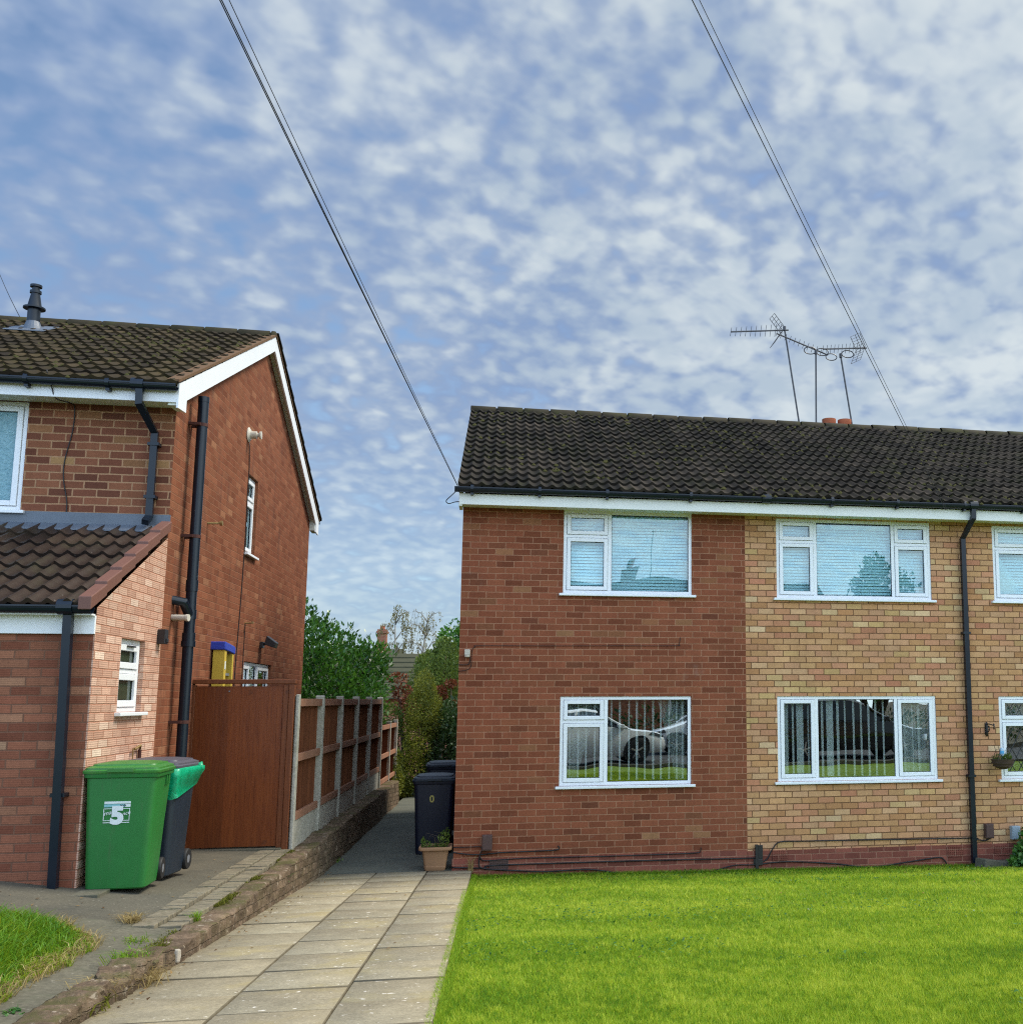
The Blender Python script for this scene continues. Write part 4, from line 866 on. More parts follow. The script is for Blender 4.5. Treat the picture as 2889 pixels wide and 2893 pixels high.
cable([(-.005, 2.493), (.11, 2.514), (.155, 2.568), (.162, 2.76), (.207, 2.813), (.27, 2.825), (1.2, 2.829), (2.0, 2.836), (2.817, 2.842), (2.884, 2.865), (2.902, 2.954)], .0035, 'thin dark cable crossing the red wall between the two windows', 'thin cables on the red wall', Y=-.008)
cable([(-.005, 2.578), (.109, 2.578), (.139, 2.621), (.137, 2.685)], .005, 'short thin cable dropping from the white sensor at the red wall corner', 'thin cables on the red wall', Y=-.012)
q = MB(); q.box(.352, .478, -.075, -.001, .238, .43); q.box(.360, .470, -.082, -.0755, .25, .42); tag(q.build('cable_box', M['box_brown'], bevel=.015), 'dark brown cover box low on the red wall', 'wall box')
q = MB(); q.box(7.185, 7.305, -.075, -.001, .205, .40); q.box(7.193, 7.297, -.082, -.0755, .215, .39); tag(q.build('cable_box', M['box_brown'], bevel=.02), 'brown rounded cover box right of the downpipe', 'wall box')
q = MB(); q.box(7.575, 7.70, -.08, -.001, .18, .36); q.box(7.585, 7.69, -.088, -.0805, .19, .35); tag(q.build('cable_box', M['box_grey'], bevel=.02), 'grey blue cover box above the green shrub', 'wall box')
t_ = thing('alarm_sensor', (.1, -.03, 2.69), 'small white sensor on the corner of the red wall', 'sensor')
q = MB(); q.box(.068, .140, -.05, -.001, 2.705, 2.775); q.build('casing', M['white_fit'], t_, bevel=.008)
q = MB(); q.lathe([(.030, 2.675), (.036, 2.69), (.036, 2.705)], (.104, -.032, 0), 12); q.build('lens', M['white_fit'], t_, smooth=40)
q = MB(); q.box(3.905, 3.945, -.06, -.019, -.14, .21); q.box(3.885, 4.005, -.05, -.0195, -.06, .02); q.box(3.95, 4.01, -.04, -.019, .02, .20)
tag(q.build('cable_joint_post', M['black_iron'], bevel=.005), 'small black cable post where the red and buff walls meet', 'cable post')
# ornate lamp bracket and hanging basket
br = thing('plant_bracket', (7.3, -.05, 1.6), 'black ornate iron bracket on the buff wall right of the downpipe', 'bracket')
q = MB(); q.tube([(7.285, -.015, 1.60), (7.283, -.03, 1.65), (7.285, -.02, 1.72), (7.285, -.015, 1.80)], [.012, .016, .014, .008], 8); q.tube([(7.285, -.02, 1.765), (7.285, -.10, 1.77), (7.285, -.24, 1.755)], .008, 8)
q.tube([(7.285, -.24, 1.78), (7.285, -.245, 1.73), (7.285, -.235, 1.70)], .010, 8)
q.tube([(7.285, -.03, 1.66), (7.285, -.08, 1.67), (7.285, -.11, 1.71), (7.285, -.085, 1.745), (7.285, -.055, 1.73)], .007, 6); q.build('scroll_arm', M['black_iron'], br, smooth=True)
q = MB()
for k in range(8): a = k * PI / 4; q.tube([(7.285 + .0, -.02, 1.69), (7.285 + .035 * math.cos(a), -.022, 1.69 + .05 * math.sin(a))], .006, 5)
q.box(7.262, 7.308, -.012, -.001, 1.62, 1.78); q.build('backplate', M['black_iron'], br)
hb = thing('hanging_basket', (7.42, -.20, 1.15), 'dark wicker hanging basket with plants and a bottle on the buff wall', 'hanging basket')
M['wicker'] = wood('dark_wicker', (.035, .022, .014), (.10, .062, .04), .8, axis='x', grain=60)
q = MB(); q.lathe([(.03, 1.150), (.085, 1.165), (.125, 1.20), (.148, 1.25), (.153, 1.282), (.145, 1.285), (.12, 1.26)], (7.42, -.19, 0), 24); q.build('basket', M['wicker'], hb, smooth=50)
q = MB()
for zz, r_ in ((1.283, .158), (1.24, .150), (1.20, .130)): q.tube([(7.42 + r_ * math.cos(a * PI / 12), -.19 + r_ * math.sin(a * PI / 12), zz) for a in range(25)], .007, 5)
q.build('wicker_band', M['wicker'], hb)
for a in (.6, 2.2, 3.9): q = MB(); q.tube([(7.42 + .15 * math.cos(a), -.19 + .15 * math.sin(a), 1.285), (7.42 + .10 * math.cos(a), -.19 + .10 * math.sin(a), 1.40), (7.42 + .13 * math.cos(a), -.19 + .10 * math.sin(a), 1.47)], .004, 5); q.build('wire_hook', M['black_iron'], hb)
M['bottle'] = plain('clear_blue_bottle', (.42, .55, .66), .12, .6, var=.2, scale=20); M['bottle_label'] = plain('bottle_label', (.10, .38, .66), .4, .4, var=.2)
bt = thing('plastic_bottle', (7.41, -.20, 1.29), 'upturned clear plastic bottle with a blue label in the hanging basket', 'bottle')
q = MB(); q.lathe([(.012, 1.29), (.014, 1.32), (.028, 1.345), (.030, 1.43), (.024, 1.445), (.0, 1.447)], (7.41, -.20, 0), 14); q.build('bottle_body', M['bottle'], bt, smooth=40)
q = MB(); q.lathe([(.0312, 1.365), (.0312, 1.405)], (7.41, -.20, 0), 14); q.build('bottle_label', M['bottle_label'], bt, smooth=40)
q = MB(); q.box(6.97, 7.32, -.30, -.10, -.20, -.055); tag(q.build('kerb_stone', M['conc_path'], bevel=.015), 'tilted concrete edging stone at the foot of the downpipe', 'stone').rotation_euler = (0, .16, .35)
q = MB(); q.box(7.15, 7.62, -.26, -.06, -.24, -.085); tag(q.build('kerb_stone', M['conc_path'], bevel=.02), 'flat concrete edging stone lying beside the green shrub', 'stone')
# gable fittings
bf = thing('boiler_flue', (-2.85, .83, 5.7), 'round white boiler vent high on the gable wall', 'vent')
q = MB(); q.lathe([(.10, 0), (.105, .012), (.075, .03), (.07, .035)], (XG, .80, 5.70), 20, 'x'); q.build('vent_plate', M['white_fit'], bf, smooth=40)
q = MB(); q.lathe([(.052, .03), (.052, .11), (.035, .115)], (XG, .80, 5.70), 16, 'x'); q.lathe([(.03, .115), (.03, .15)], (XG, .80, 5.70), 10, 'x'); q.lathe([(.052, .15), (.055, .17), (.02, .175)], (XG, .80, 5.70), 14, 'x'); q.build('vent_pipe', M['white_fit'], bf, smooth=40)
sl_ = thing('security_light', (-2.82, 2.25, 2.9), 'black floodlight on the gable wall above the small kitchen window', 'wall light')
q = MB(); q.box(XG, XG + .05, 2.17, 2.27, 2.88, 2.97); q.tube([(XG + .04, 2.22, 2.93), (XG + .09, 2.22, 2.96)], .02, 8); q.build('mount', M['lamp_black'], sl_, bevel=.006)
q = MB(); q.prism([(XG + .07, 2.93), (XG + .21, 2.88), (XG + .23, 2.96), (XG + .10, 3.06)], 2.13, 2.33, lambda a, b_, c: (a, c, b_)); q.build('lamp_head', M['lamp_black'], sl_, bevel=.008)
cable(None, .006, 'long thin black cable running down the gable wall past the tall window', 'thin cables on the gable wall', world=[(XG + .008, .86, 5.60), (XG + .008, .93, 5.25), (XG + .008, .92, 4.9), (XG + .008, .93, 4.2), (XG + .008, .88, 3.4), (XG + .008, .80, 2.6), (XG + .008, .76, 1.9)])
cable(None, .005, 'short thin cable hanging beside the kitchen window frame', 'thin cables on the gable wall', world=[(XG + .008, 1.21, 3.166), (XG + .008, 1.20, 2.9), (XG + .008, 1.19, 2.2)])
cable(None, .006, 'black cable hanging from the gutter down the dark brick front wall', 'thin cables on the dark front wall', world=[(-4.02, -2.72, 5.43), (-3.98, -2.66, 5.26), (-3.96, -2.60, 5.17), (-3.9, -2.40, 5.18), (-3.875, -2.345, 5.14), (-3.88, -2.338, 4.9), (-3.93, -2.338, 4.6), (-3.93, -2.338, 4.4), (-3.88, -2.338, 4.15), (-3.88, -2.338, 3.98)])
q = MB(); q.tube([(XG, 1.20, 3.17), (XG + .10, 1.20, 3.175)], .010, 6); q.box(XG + .09, XG + .11, 1.17, 1.23, 3.165, 3.195); tag(q.build('pipe_outlet', M['brass']), 'thin brass pipe stub on the gable wall above the ladder', 'pipe')
q = MB(); q.tube([(XG, -.90, 4.20), (XG + .14, -.86, 4.21)], .014, 8); q.lathe([(.03, .13), (.03, .16)], (XG, -.86, 4.21), 10, 'x'); tag(q.build('pipe_outlet', M['brass']), 'short overflow pipe sticking out of the gable wall beside the tall stack', 'pipe')
q = MB(); q.box(XG + .013, XG + .09, -2.50, -2.40, 2.695, 2.845); q.box(XG + .09, XG + .105, -2.475, -2.425, 2.71, 2.75); tag(q.build('wall_lamp', M['lamp_black'], bevel=.006), 'small black wall lamp beside the garage window', 'wall light')
q = MB(); q.tube([(XG, -2.02, 3.0), (XG + .16, -2.06, 2.995)], .032, 12); q.tube([(XG + .155, -2.06, 2.995), (XG + .18, -2.065, 2.995)], .038, 12); tag(q.build('overflow_pipe', M['white_fit'], smooth=40), 'white plastic overflow pipe next to the black stack', 'pipe')
tp = thing('garden_tap', (-2.85, -2.95, 1.5), 'rusty garden tap and pipe on the ribbed garage wall above the bins', 'tap')
q = MB(); q.tube([(XG + .035, -2.86, 1.40), (XG + .035, -2.86, 1.66)], .016, 8); q.build('pipe', M['rust'], tp); q = MB(); q.tube([(XG + .035, -2.86, 1.67), (XG + .06, -2.93, 1.70), (XG + .05, -3.06, 1.67)], .012, 8); q.tube([(XG + .04, -3.07, 1.68), (XG + .04, -3.07, 1.55)], .006, 6); q.build('tap_head', M['brass'], tp)
# ladder
M['lad_y'] = plain('yellow_fibreglass', (.52, .36, .045), .5, .4, var=.18, scale=6); M['lad_b'] = plain('blue_plastic', (.02, .045, .34), .45, .5, var=.1)
ld = thing('step_ladder', (-2.78, -.1, .47), 'yellow step ladder with a blue top leaning on the gable wall behind the gate', 'ladder')
for y0, y1, zt in ((-.40, -.30, 2.735), (-.02, .05, 2.70)):
    q = MB(); q.box(-2.875, -2.745, y0, y0 + .012, .46, zt); q.box(-2.875, -2.862, y0 + .012, y1, .46, zt); q.box(-2.758, -2.745, y0 + .012, y1, .46, zt); q.build('stile', M['lad_y'], ld)
for z in (.75, 1.03, 1.31, 1.59, 1.87, 2.15, 2.43):
    q = MB(); q.box(-2.85, -2.77, -.385, -.02, z, z + .03); q.build('step', M['hub'] if z > 2.4 else M['lad_y'], ld)
q = MB(); q.prism([(-.43, 2.735), (.07, 2.70), (.07, 2.785), (.0, 2.80), (-.43, 2.835)], -.01, .17, gp); q.build('top_cap', M['lad_b'], ld, bevel=.012)
q = MB(); q.box(-2.744, -2.742, -.375, -.325, 2.50, 2.60); q.build('warning_label', M['sticker'], ld)

# ------------------------------------------------------------ aerials
def aerial(base, top, label, yagi, extra=None):
    a = thing('tv_aerial', base, label, 'TV aerial', 'television aerials on the roof')
    q = MB(); q.tube([base, top], .016, 8); q.build('mast', M['alu'], a)
    p0, p1, ndir, half, refl = yagi; p0, p1 = Vector(p0), Vector(p1)
    q = MB(); q.tube([p0, p1], .015, 6); q.lathe([(.03, -.03), (.03, .05)], tuple(Vector(top)), 8)
    q.build('boom', M['alu'], a)
    e = Vector(ndir).normalized(); q = MB()
    for k in range(11):
        f = k / 10; p = p0.lerp(p1, f * .86); hl = half * (.75 + .4 * f); q.tube([p - e * hl, p + e * hl], .005, 4)
    q.build('director_rods', M['alu'], a)
    if refl:
        c = p0.lerp(p1, refl[0]); bx = (p1 - p0).normalized(); w = Vector(refl[4]).normalized(); q = MB()
        for sgn in (1, -1):
            up = (Vector((0, 0, 1)) * math.cos(refl[2]) + bx * math.sin(refl[2])) * sgn
            if sgn < 0: up = (Vector((0, 0, -1)) * math.cos(refl[2]) + bx * math.sin(refl[2]))
            L = refl[1]; W = refl[3]
            for s in (-1, 0, 1): q.tube([c + w * W * s, c + w * W * s + up * L], .006, 4)
            for k in range(6): q.tube([c - w * W + up * L * k / 5, c + w * W + up * L * k / 5], .005, 4)
        q.build('reflector_grid', M['alu'], a)
    if extra: extra(a)
def uloop(cs):
    def f(a):
        q = MB()
        for (x, y, z, r) in cs: q.tube([(x + r * math.cos(t * PI / 10), y, z + .6 * r * math.sin(t * PI / 10)) for t in range(21)], .010, 5)
        q.build('clamp_loop', M['alu'], a)
    return f
aerial((6.06, 4.6, 6.6), (5.70, 4.6, 9.13), 'leftmost tall leaning TV aerial with a long spiky boom and grid reflector', ((4.62, 4.45, 8.95), (5.78, 4.62, 9.12), (.22, .40, .90), .15, (.90, .36, -.65, .11, (.55, .45, .70))))
aerial((6.285, 4.6, 6.6), (6.315, 4.6, 8.70), 'upright middle TV aerial on a straight mast left of the two chimney pots', ((5.45, 4.25, 8.90), (6.60, 4.75, 8.72), (.35, .45, .82), .11, None), uloop([(6.20, 4.6, 8.735, .12), (6.44, 4.6, 8.72, .12)]))
aerial((7.11, 4.6, 6.6), (6.81, 4.6, 8.66), 'rightmost leaning TV aerial with its grid reflector by the overhead wires', ((6.38, 4.35, 8.69), (7.38, 4.72, 8.90), (.25, .40, .88), .13, (.86, .30, -.45, .15, (.75, .40, .45))), uloop([(6.62, 4.6, 8.63, .11), (6.95, 4.6, 8.71, .12)]))

# ------------------------------------------------------------ overhead wires
def wire(a, b_, sag, r, label, group):
    a, b_ = Vector(a), Vector(b_); pts = []
    for i in range(25):
        f = i / 24; p = a.lerp(b_, f); p.z -= sag * 4 * f * (1 - f); pts.append(tuple(p))
    q = MB(); q.tube(pts, r, 6); return tag(q.build('overhead_wire', M['cable'], smooth=True), label, 'overhead wire', group)
def ext(a, b_, k): a, b_ = Vector(a), Vector(b_); return tuple(a + (b_ - a) * k)
E1 = (-.06, -.42, 4.84); E2 = (6.60, -.42, 4.75)
wire(E1, ext(E1, (-1.13, -8, 6.14), 2.4), .05, .0034, 'leftmost strand of the overhead wires falling to the red house corner', 'overhead wires to the red house corner')
wire(E1, ext(E1, (-1.122, -8, 6.14), 2.4), .045, .0034, 'middle strand of the overhead wires falling to the red house corner', 'overhead wires to the red house corner')
wire((-.06, -.42, 4.85), ext(E1, (-1.085, -8, 6.145), 2.4), .045, .0026, 'thin right strand of the overhead wires falling to the red house corner', 'overhead wires to the red house corner')
wire(E2, ext(E2, (1.64, -8, 6.50), 2.0), .05, .0034, 'thicker overhead wire crossing above the aerials to the buff house gutter', 'overhead wires to the buff house')
wire((6.62, -.42, 4.76), ext(E2, (1.672, -8, 6.50), 2.0), .04, .0024, 'thinner overhead wire beside the aerials to the buff house gutter', 'overhead wires to the buff house')
wire((-6.5, 2.6, 7.62), (-9.97 - 1.6, 9.37 + 3.4, 11.2 + 1.3), .05, .006, 'short overhead wire rising behind the ridge of the left house', None)
cable(None, .006, 'loop of black cable hanging off the eaves corner of the red house', None, world=[(-.06, -.42, 4.80), (-.13, -.41, 4.73), (-.20, -.40, 4.655), (-.17, -.39, 4.62), (-.10, -.37, 4.645), (-.045, -.34, 4.66)])
# ================================================================== VEGETATION
M['lf_laurel'] = foliage('laurel_leaf', (.012, .055, .008), (.040, .145, .014), (.13, .29, .035), .32, .25, .5)
M['lf_hedge'] = foliage('hedge_leaf', (.030, .050, .008), (.095, .125, .014), (.24, .25, .028), .6, .3, .3)
M['lf_shrub'] = foliage('shrub_leaf', (.030, .060, .010), (.080, .135, .018), (.17, .22, .035), .6, .3, .3)
M['lf_dark'] = foliage('dark_leaf', (.010, .028, .008), (.022, .058, .013), (.05, .10, .02), .5, .2, .4)
M['lf_red'] = foliage('red_leaf', (.07, .016, .008), (.15, .035, .014), (.20, .075, .02), .6, .25, .3)
M['lf_birch'] = foliage('birch_leaf', (.13, .13, .06), (.20, .19, .08), (.30, .26, .10), .6, .35, .3)
M['lf_plant'] = foliage('bed_plant_leaf', (.012, .055, .010), (.035, .12, .018), (.09, .22, .03), .45, .25, .4)
M['grass'] = foliage('lawn_blade', (.060, .190, .006), (.240, .395, .010), (.54, .60, .065), .6, .38, .25)
M['longgrass'] = foliage('long_grass_blade', (.045, .15, .006), (.13, .30, .010), (.34, .38, .03), .5, .42, .3)
M['straw'] = foliage('dry_grass_blade', (.16, .11, .04), (.34, .25, .10), (.52, .42, .20), .7, .35, .2)
M['moss'] = foliage('moss_tuft', (.05, .055, .008), (.11, .115, .014), (.20, .19, .03), .8, .2, .1)
M['bark'] = plain('bark', (.075, .055, .038), .9, .2, var=.4, scale=14, bump=.6)
M['birchbark'] = plain('birch_bark', (.26, .24, .20), .8, .2, var=.5, scale=9)

def leaf_quads(Cn, A, B, L, W):
    n = len(Cn); a = A * (L / 2)[:, None]; b_ = B * (W / 2)[:, None]
    nrm = np.cross(A, B) * (W * .18)[:, None]
    V = np.stack([Cn - a, Cn + b_ + nrm, Cn + a, Cn - b_ + nrm], 1).reshape(-1, 3)
    F = np.arange(n * 4).reshape(-1, 4); return V, F
def rand_dir(n): v = RNG.normal(size=(n, 3)); return v / np.linalg.norm(v, axis=1, keepdims=True)
def crown(name, parent, mat, blobs, n, L, W, up=.3, tb=.5, clump=2.2, seed=1, shell=.55, hang=0.0, org=None, tint_h=.15):
    bl = np.array(blobs, float); wt = (bl[:, 3] * bl[:, 5]) ** 1.0; k = RNG.choice(len(bl), n, p=wt / wt.sum())
    d = rand_dir(n); lump = .72 + .56 * fbm(d[:, 0] * 2.6 + k * 3.1 + 40, d[:, 2] * 2.6 + d[:, 1] * 2.1 + 40, seed, 3)
    r = (shell + (1 - shell) * RNG.random(n) ** .6) * lump; r = np.where(RNG.random(n) < .12, r * RNG.random(n), r)
    P = bl[k, :3] + d * bl[k, 3:6] * r[:, None]
    A = d * .7 + rand_dir(n) * .8 + np.array([0, 0, up - hang]); A /= np.linalg.norm(A, axis=1, keepdims=True)
    B = np.cross(A, rand_dir(n)); B /= np.linalg.norm(B, axis=1, keepdims=True)
    s = RNG.uniform(.65, 1.25, n); V, F = leaf_quads(P, A, B, L * s, W * s)
    c = fbm(P[:, 0] * clump + 30, P[:, 2] * clump + P[:, 1] * clump * .8 + 30, seed + 5, 3)
    t = np.clip(tb + (c - .5) * 1.3 + RNG.normal(0, .16, n), 0, 1)
    return np_mesh(name, V, F, mat, parent, org, tint=np.repeat(t, 4))
def stems(name, parent, mat, base, tips, r0=.05, seed=2):
    rr_ = random.Random(seed); q = MB(); base = Vector(base)
    for tp in tips:
        tp = Vector(tp); m1 = base.lerp(tp, .35) + Vector((rr_.uniform(-.1, .1), rr_.uniform(-.1, .1), .1)); m2 = base.lerp(tp, .7) + Vector((rr_.uniform(-.1, .1), rr_.uniform(-.1, .1), .12))
        q.tube([base, m1, m2, tp], [r0, r0 * .75, r0 * .5, r0 * .15], 6)
    return q.build(name, mat, parent, smooth=True)
def plant(name, loc, label, cat, mat, blobs, n, L, W, group=None, stem=True, r0=.05, **kw):
    t = thing(name, loc, label, cat, group); crown('crown', t, mat, blobs, n, L, W, **kw)
    if stem: stems('trunk', t, M['bark'], loc, [(b_[0], b_[1], b_[2] + b_[5] * .3) for b_ in blobs[:7]], r0)
    return t

# big laurel beyond the fence on the left
lb = [(-3.6, 8.9, 2.1, 1.3, 1.3, 1.9), (-3.75, 9.2, 3.25, .80, .9, .85), (-2.75, 9.4, 2.5, .9, 1.0, 1.1), (-2.35, 9.9, 2.65, .60, .7, .75), (-3.2, 9.8, 3.2, .7, .8, .65), (-4.5, 8.6, 2.8, 1.0, 1.0, 1.3), (-2.2, 9.0, 1.9, .45, .7, .75), (-2.15, 9.8, 3.05, .42, .5, .45), (-3.0, 9.0, 1.7, 1.1, 1.1, 1.2)]
plant('shrub', (-2.25, 12.6, -.2), 'small leafy shrub filling the gap behind the lower fence', 'bush', M['lf_shrub'], [(-2.2, 12.6, 1.0, .36, .6, .7), (-2.05, 12.6, 1.6, .34, .6, .5), (-2.45, 12.6, 1.9, .30, .6, .5), (-1.95, 12.4, .7, .25, .5, .5)], 3600, .075, .04, clump=2.4, seed=83, tb=.4)
lau = plant('laurel_bush', (-3.3, 9.2, .2), 'large glossy dark green laurel rising behind the fence beside the gable wall', 'bush', M['lf_laurel'], lb, 17000, .125, .046, up=.55, clump=1.6, seed=11, r0=.07)
sp_ = []
for (x, y, z, h_) in [(-3.60, 9.0, 3.9, .55), (-3.52, 9.0, 3.75, .45), (-3.35, 9.1, 3.75, .40), (-3.05, 9.2, 3.55, .45), (-2.95, 9.2, 3.35, .45), (-2.65, 9.4, 3.35, .40), (-2.30, 9.6, 3.15, .35), (-2.1, 9.7, 2.95, .30), (-3.85, 9.0, 3.8, .4), (-1.95, 9.6, 2.7, .3)]:
    k = 26; f = RNG.random(k); ln = np.array([RNG.uniform(-.08, .08), 0, 1.0]); ctr = np.array([x, y, z - .2]) + f[:, None] * (h_ + .2) * ln
    ang = RNG.random(k) * 2 * PI; A = np.stack([np.cos(ang) * .75, np.sin(ang) * .75, .65 + .5 * f], -1); A /= np.linalg.norm(A, axis=1, keepdims=True)
    B = np.cross(A, np.array([0, 0, 1.0]) + rand_dir(k) * .3); B /= np.linalg.norm(B, axis=1, keepdims=True)
    sp_.append(leaf_quads(ctr + A * .05, A, B, np.full(k, .13) * (1.1 - .5 * f), np.full(k, .045)))
V = np.concatenate([v for v, _ in sp_]); np_mesh('shoots', V, np.arange(len(V)).reshape(-1, 4), M['lf_laurel'], lau, tint=np.repeat(np.clip(RNG.normal(.42, .2, len(V) // 4), 0, 1), 4))

# clipped yellow-green hedge at the end of the passage
plant('hedge', (-1.35, 12.3, -.15), 'tall yellow green hedge leaning over the end of the passage', 'hedge', M['lf_hedge'],
      [(-1.45, 12.3, .5, .36, .9, .7), (-1.38, 12.3, 1.2, .38, .9, .7), (-1.30, 12.3, 1.9, .40, .8, .6), (-1.25, 12.4, 2.45, .30, .7, .45), (-1.62, 12.2, .25, .2, .5, .4), (-1.05, 12.5, 1.7, .28, .6, .6)], 15000, .055, .030, clump=2.6, seed=21, tb=.62, r0=.04)
plant('ivy', (-1.72, 11.6, -.05), 'low ivy creeping over the end of the low wall', 'ivy', M['lf_hedge'], [(-1.72, 11.3, .30, .16, .6, .35), (-1.60, 12.0, .05, .20, .5, .25), (-1.75, 11.35, .75, .13, .4, .3)], 2600, .06, .045, seed=23, tb=.42, r0=.02)
plant('shrub', (-.62, 12.6, -.2), 'dark green leafy shrub in shade behind the two dark bins', 'bush', M['lf_dark'], [(-.60, 12.6, .9, .50, .9, 1.0), (-.55, 12.5, 1.6, .46, .8, .6), (-.92, 12.4, .5, .32, .6, .6), (-.35, 12.7, 1.1, .4, .8, 1.0)], 7000, .09, .05, clump=2.4, seed=25, tb=.45)
plant('shrub', (-1.15, 14.6, -.5), 'tall feathery green shrub between the hedge and the red house', 'bush', M['lf_shrub'],
      [(-1.05, 14.6, 1.9, .70, .9, .8), (-.80, 14.4, 2.5, .45, .8, .70), (-1.30, 14.5, 2.75, .36, .7, .62), (-.50, 14.6, 2.75, .36, .7, .65), (-.9, 14.8, 3.2, .26, .5, .45), (-.55, 14.5, 1.8, .4, .7, .8), (-1.60, 14.6, 2.55, .30, .5, .5), (-1.75, 14.8, 2.2, .3, .5, .5)], 10500, .075, .030, clump=2.6, seed=27, up=.7, tb=.5)
plant('red_shrub', (-1.75, 13.4, -.2), 'dark red leaved shrub between the laurel and the hedge', 'bush', M['lf_red'], [(-1.86, 13.4, 2.35, .28, .5, .20), (-1.74, 13.4, 1.95, .34, .5, .28), (-2.0, 13.5, 2.68, .28, .5, .14), (-1.68, 13.3, 1.6, .26, .4, .22)], 1000, .085, .05, seed=31, clump=3)
plant('red_shrub', (-.62, 13.6, -.2), 'small patch of red leaves beside the red house wall', 'bush', M['lf_red'], [(-.95, 13.6, 2.30, .20, .4, .20), (-.48, 13.6, 2.0, .20, .4, .2), (-.70, 13.6, 2.55, .16, .3, .14)], 800, .08, .045, seed=33, clump=3)
plant('tree', (-1.9, 25, -1.0), 'rounded olive green tree above the distant roof', 'tree', M['lf_shrub'], [(-1.35, 25, 3.35, .75, .9, .8), (-1.9, 25, 3.3, .6, .8, .65), (-.9, 25, 3.2, .6, .8, .75), (-1.45, 25, 4.0, .42, .6, .42)], 6500, .13, .075, seed=37, clump=1.6, tb=.55, r0=.12)
plant('tree', (-1.5, 38, -1.5), 'dark green tree top just left of the red house wall', 'tree', M['lf_laurel'], [(-1.5, 38, 4.6, 1.1, 1.3, 1.35), (-.6, 38, 4.4, 1.2, 1.3, 1.5), (-2.1, 38, 3.9, .7, .9, .8)], 5000, .20, .12, seed=39, clump=1.1, tb=.45, r0=.16)

def birch(loc, h, lean, label, spread, seed, nl):
    rr_ = random.Random(seed); t = thing('birch_tree', loc, label, 'tree', 'pale birches beyond the distant roof'); b = Vector(loc); q = MB(); tips = []
    tr = [b + Vector((lean * f + .08 * math.sin(f * 7 + seed), 0, h * f)) for f in (0, .25, .5, .75, 1.0)]
    q.tube(tr, [.17, .13, .095, .055, .012], 7)
    for k in range(16):
        f = rr_.uniform(.35, .97); p = b + Vector((lean * f, 0, h * f)); a = rr_.uniform(0, 2 * PI); L = spread * (1.2 - f * .75) * rr_.uniform(.6, 1.1)
        e1 = p + Vector((math.cos(a) * L * .5, math.sin(a) * L * .5, L * .65)); e2 = p + Vector((math.cos(a) * L, math.sin(a) * L, L * .75)); q.tube([p, e1, e2], [.04, .025, .010], 5)
        for m_ in range(5):
            g_ = rr_.uniform(.4, 1); s = p.lerp(e1, g_ * 2) if g_ < .5 else e1.lerp(e2, g_ * 2 - 1); dx = Vector((rr_.uniform(-.4, .4), rr_.uniform(-.4, .4), 0)); u = s + dx * .6 + Vector((0, 0, .12)); v = s + dx * 1.1 + Vector((0, 0, -rr_.uniform(.5, 1.2)))
            q.tube([s, u, v], [.012, .009, .004], 4); tips.append((s, u, v))
    q.build('trunk', M['birchbark'], t, smooth=True)
    P = []
    for _ in range(nl): s, u, v = tips[rr_.randrange(len(tips))]; f = rr_.random(); p = u.lerp(v, f); P.append((p.x + rr_.gauss(0, .06), p.y + rr_.gauss(0, .06), p.z + rr_.gauss(0, .06)))
    P = np.array(P); n = len(P); A = rand_dir(n) * .6 + np.array([0, 0, -1.0]); A /= np.linalg.norm(A, axis=1, keepdims=True); B = np.cross(A, rand_dir(n)); B /= np.linalg.norm(B, axis=1, keepdims=True)
    V, F = leaf_quads(P, A, B, RNG.uniform(.08, .15, n), RNG.uniform(.05, .08, n)); np_mesh('crown', V, F, M['lf_birch'], t, tint=np.repeat(np.clip(RNG.normal(.5, .25, n), 0, 1), 4))
birch((-5.5, 46, -1.5), 8.6, .3, 'fuller pale birch with drooping twigs behind the distant chimney', 1.9, 3, 2200)
birch((-4.0, 46, -1.5), 8.4, .5, 'slender bare birch standing right of the fuller one', 1.5, 6, 900)

# distant house
D_ = thing('distant_house', (-3, 33, -1.5), 'distant house with a grey green tiled roof behind the trees', 'house')
q = MB(); q.box(-9, 1.5, 30.3, 36.5, -1.6, 2.3); q.build('wall', M['brick_far'], D_)
M['roof_far'] = plain('distant_roof_tile', (.058, .058, .034), .9, .2, var=.3, scale=3)
q = MB()
for k in range(9):
    f0, f1 = k / 9, (k + 1) / 9; q.quad((-9.3, 29.8 + 3.4 * f0, 2.2 + 1.95 * f0 + .05), (1.6, 29.8 + 3.4 * f0, 2.2 + 1.95 * f0 + .05), (1.6, 29.8 + 3.4 * f1, 2.2 + 1.95 * f1), (-9.3, 29.8 + 3.4 * f1, 2.2 + 1.95 * f1)); q.quad((-9.3, 29.8 + 3.4 * f0, 2.2 + 1.95 * f0), (1.6, 29.8 + 3.4 * f0, 2.2 + 1.95 * f0), (1.6, 29.8 + 3.4 * f0, 2.2 + 1.95 * f0 + .05), (-9.3, 29.8 + 3.4 * f0, 2.2 + 1.95 * f0 + .05))
q.quad((-9.3, 37.0, 2.2), (-9.3, 33.2, 4.15), (1.6, 33.2, 4.15), (1.6, 37.0, 2.2)); ro = q.build('roof', M['roof_far'], D_, recalc=False)
D2 = thing('distant_house', (-7.5, 47, -1.5), 'far house of which only a red chimney shows above the laurel', 'house')
q = MB(); q.box(-14, -5.2, 46, 52, -1.6, 3.0); q.build('wall', M['brick_far'], D2)
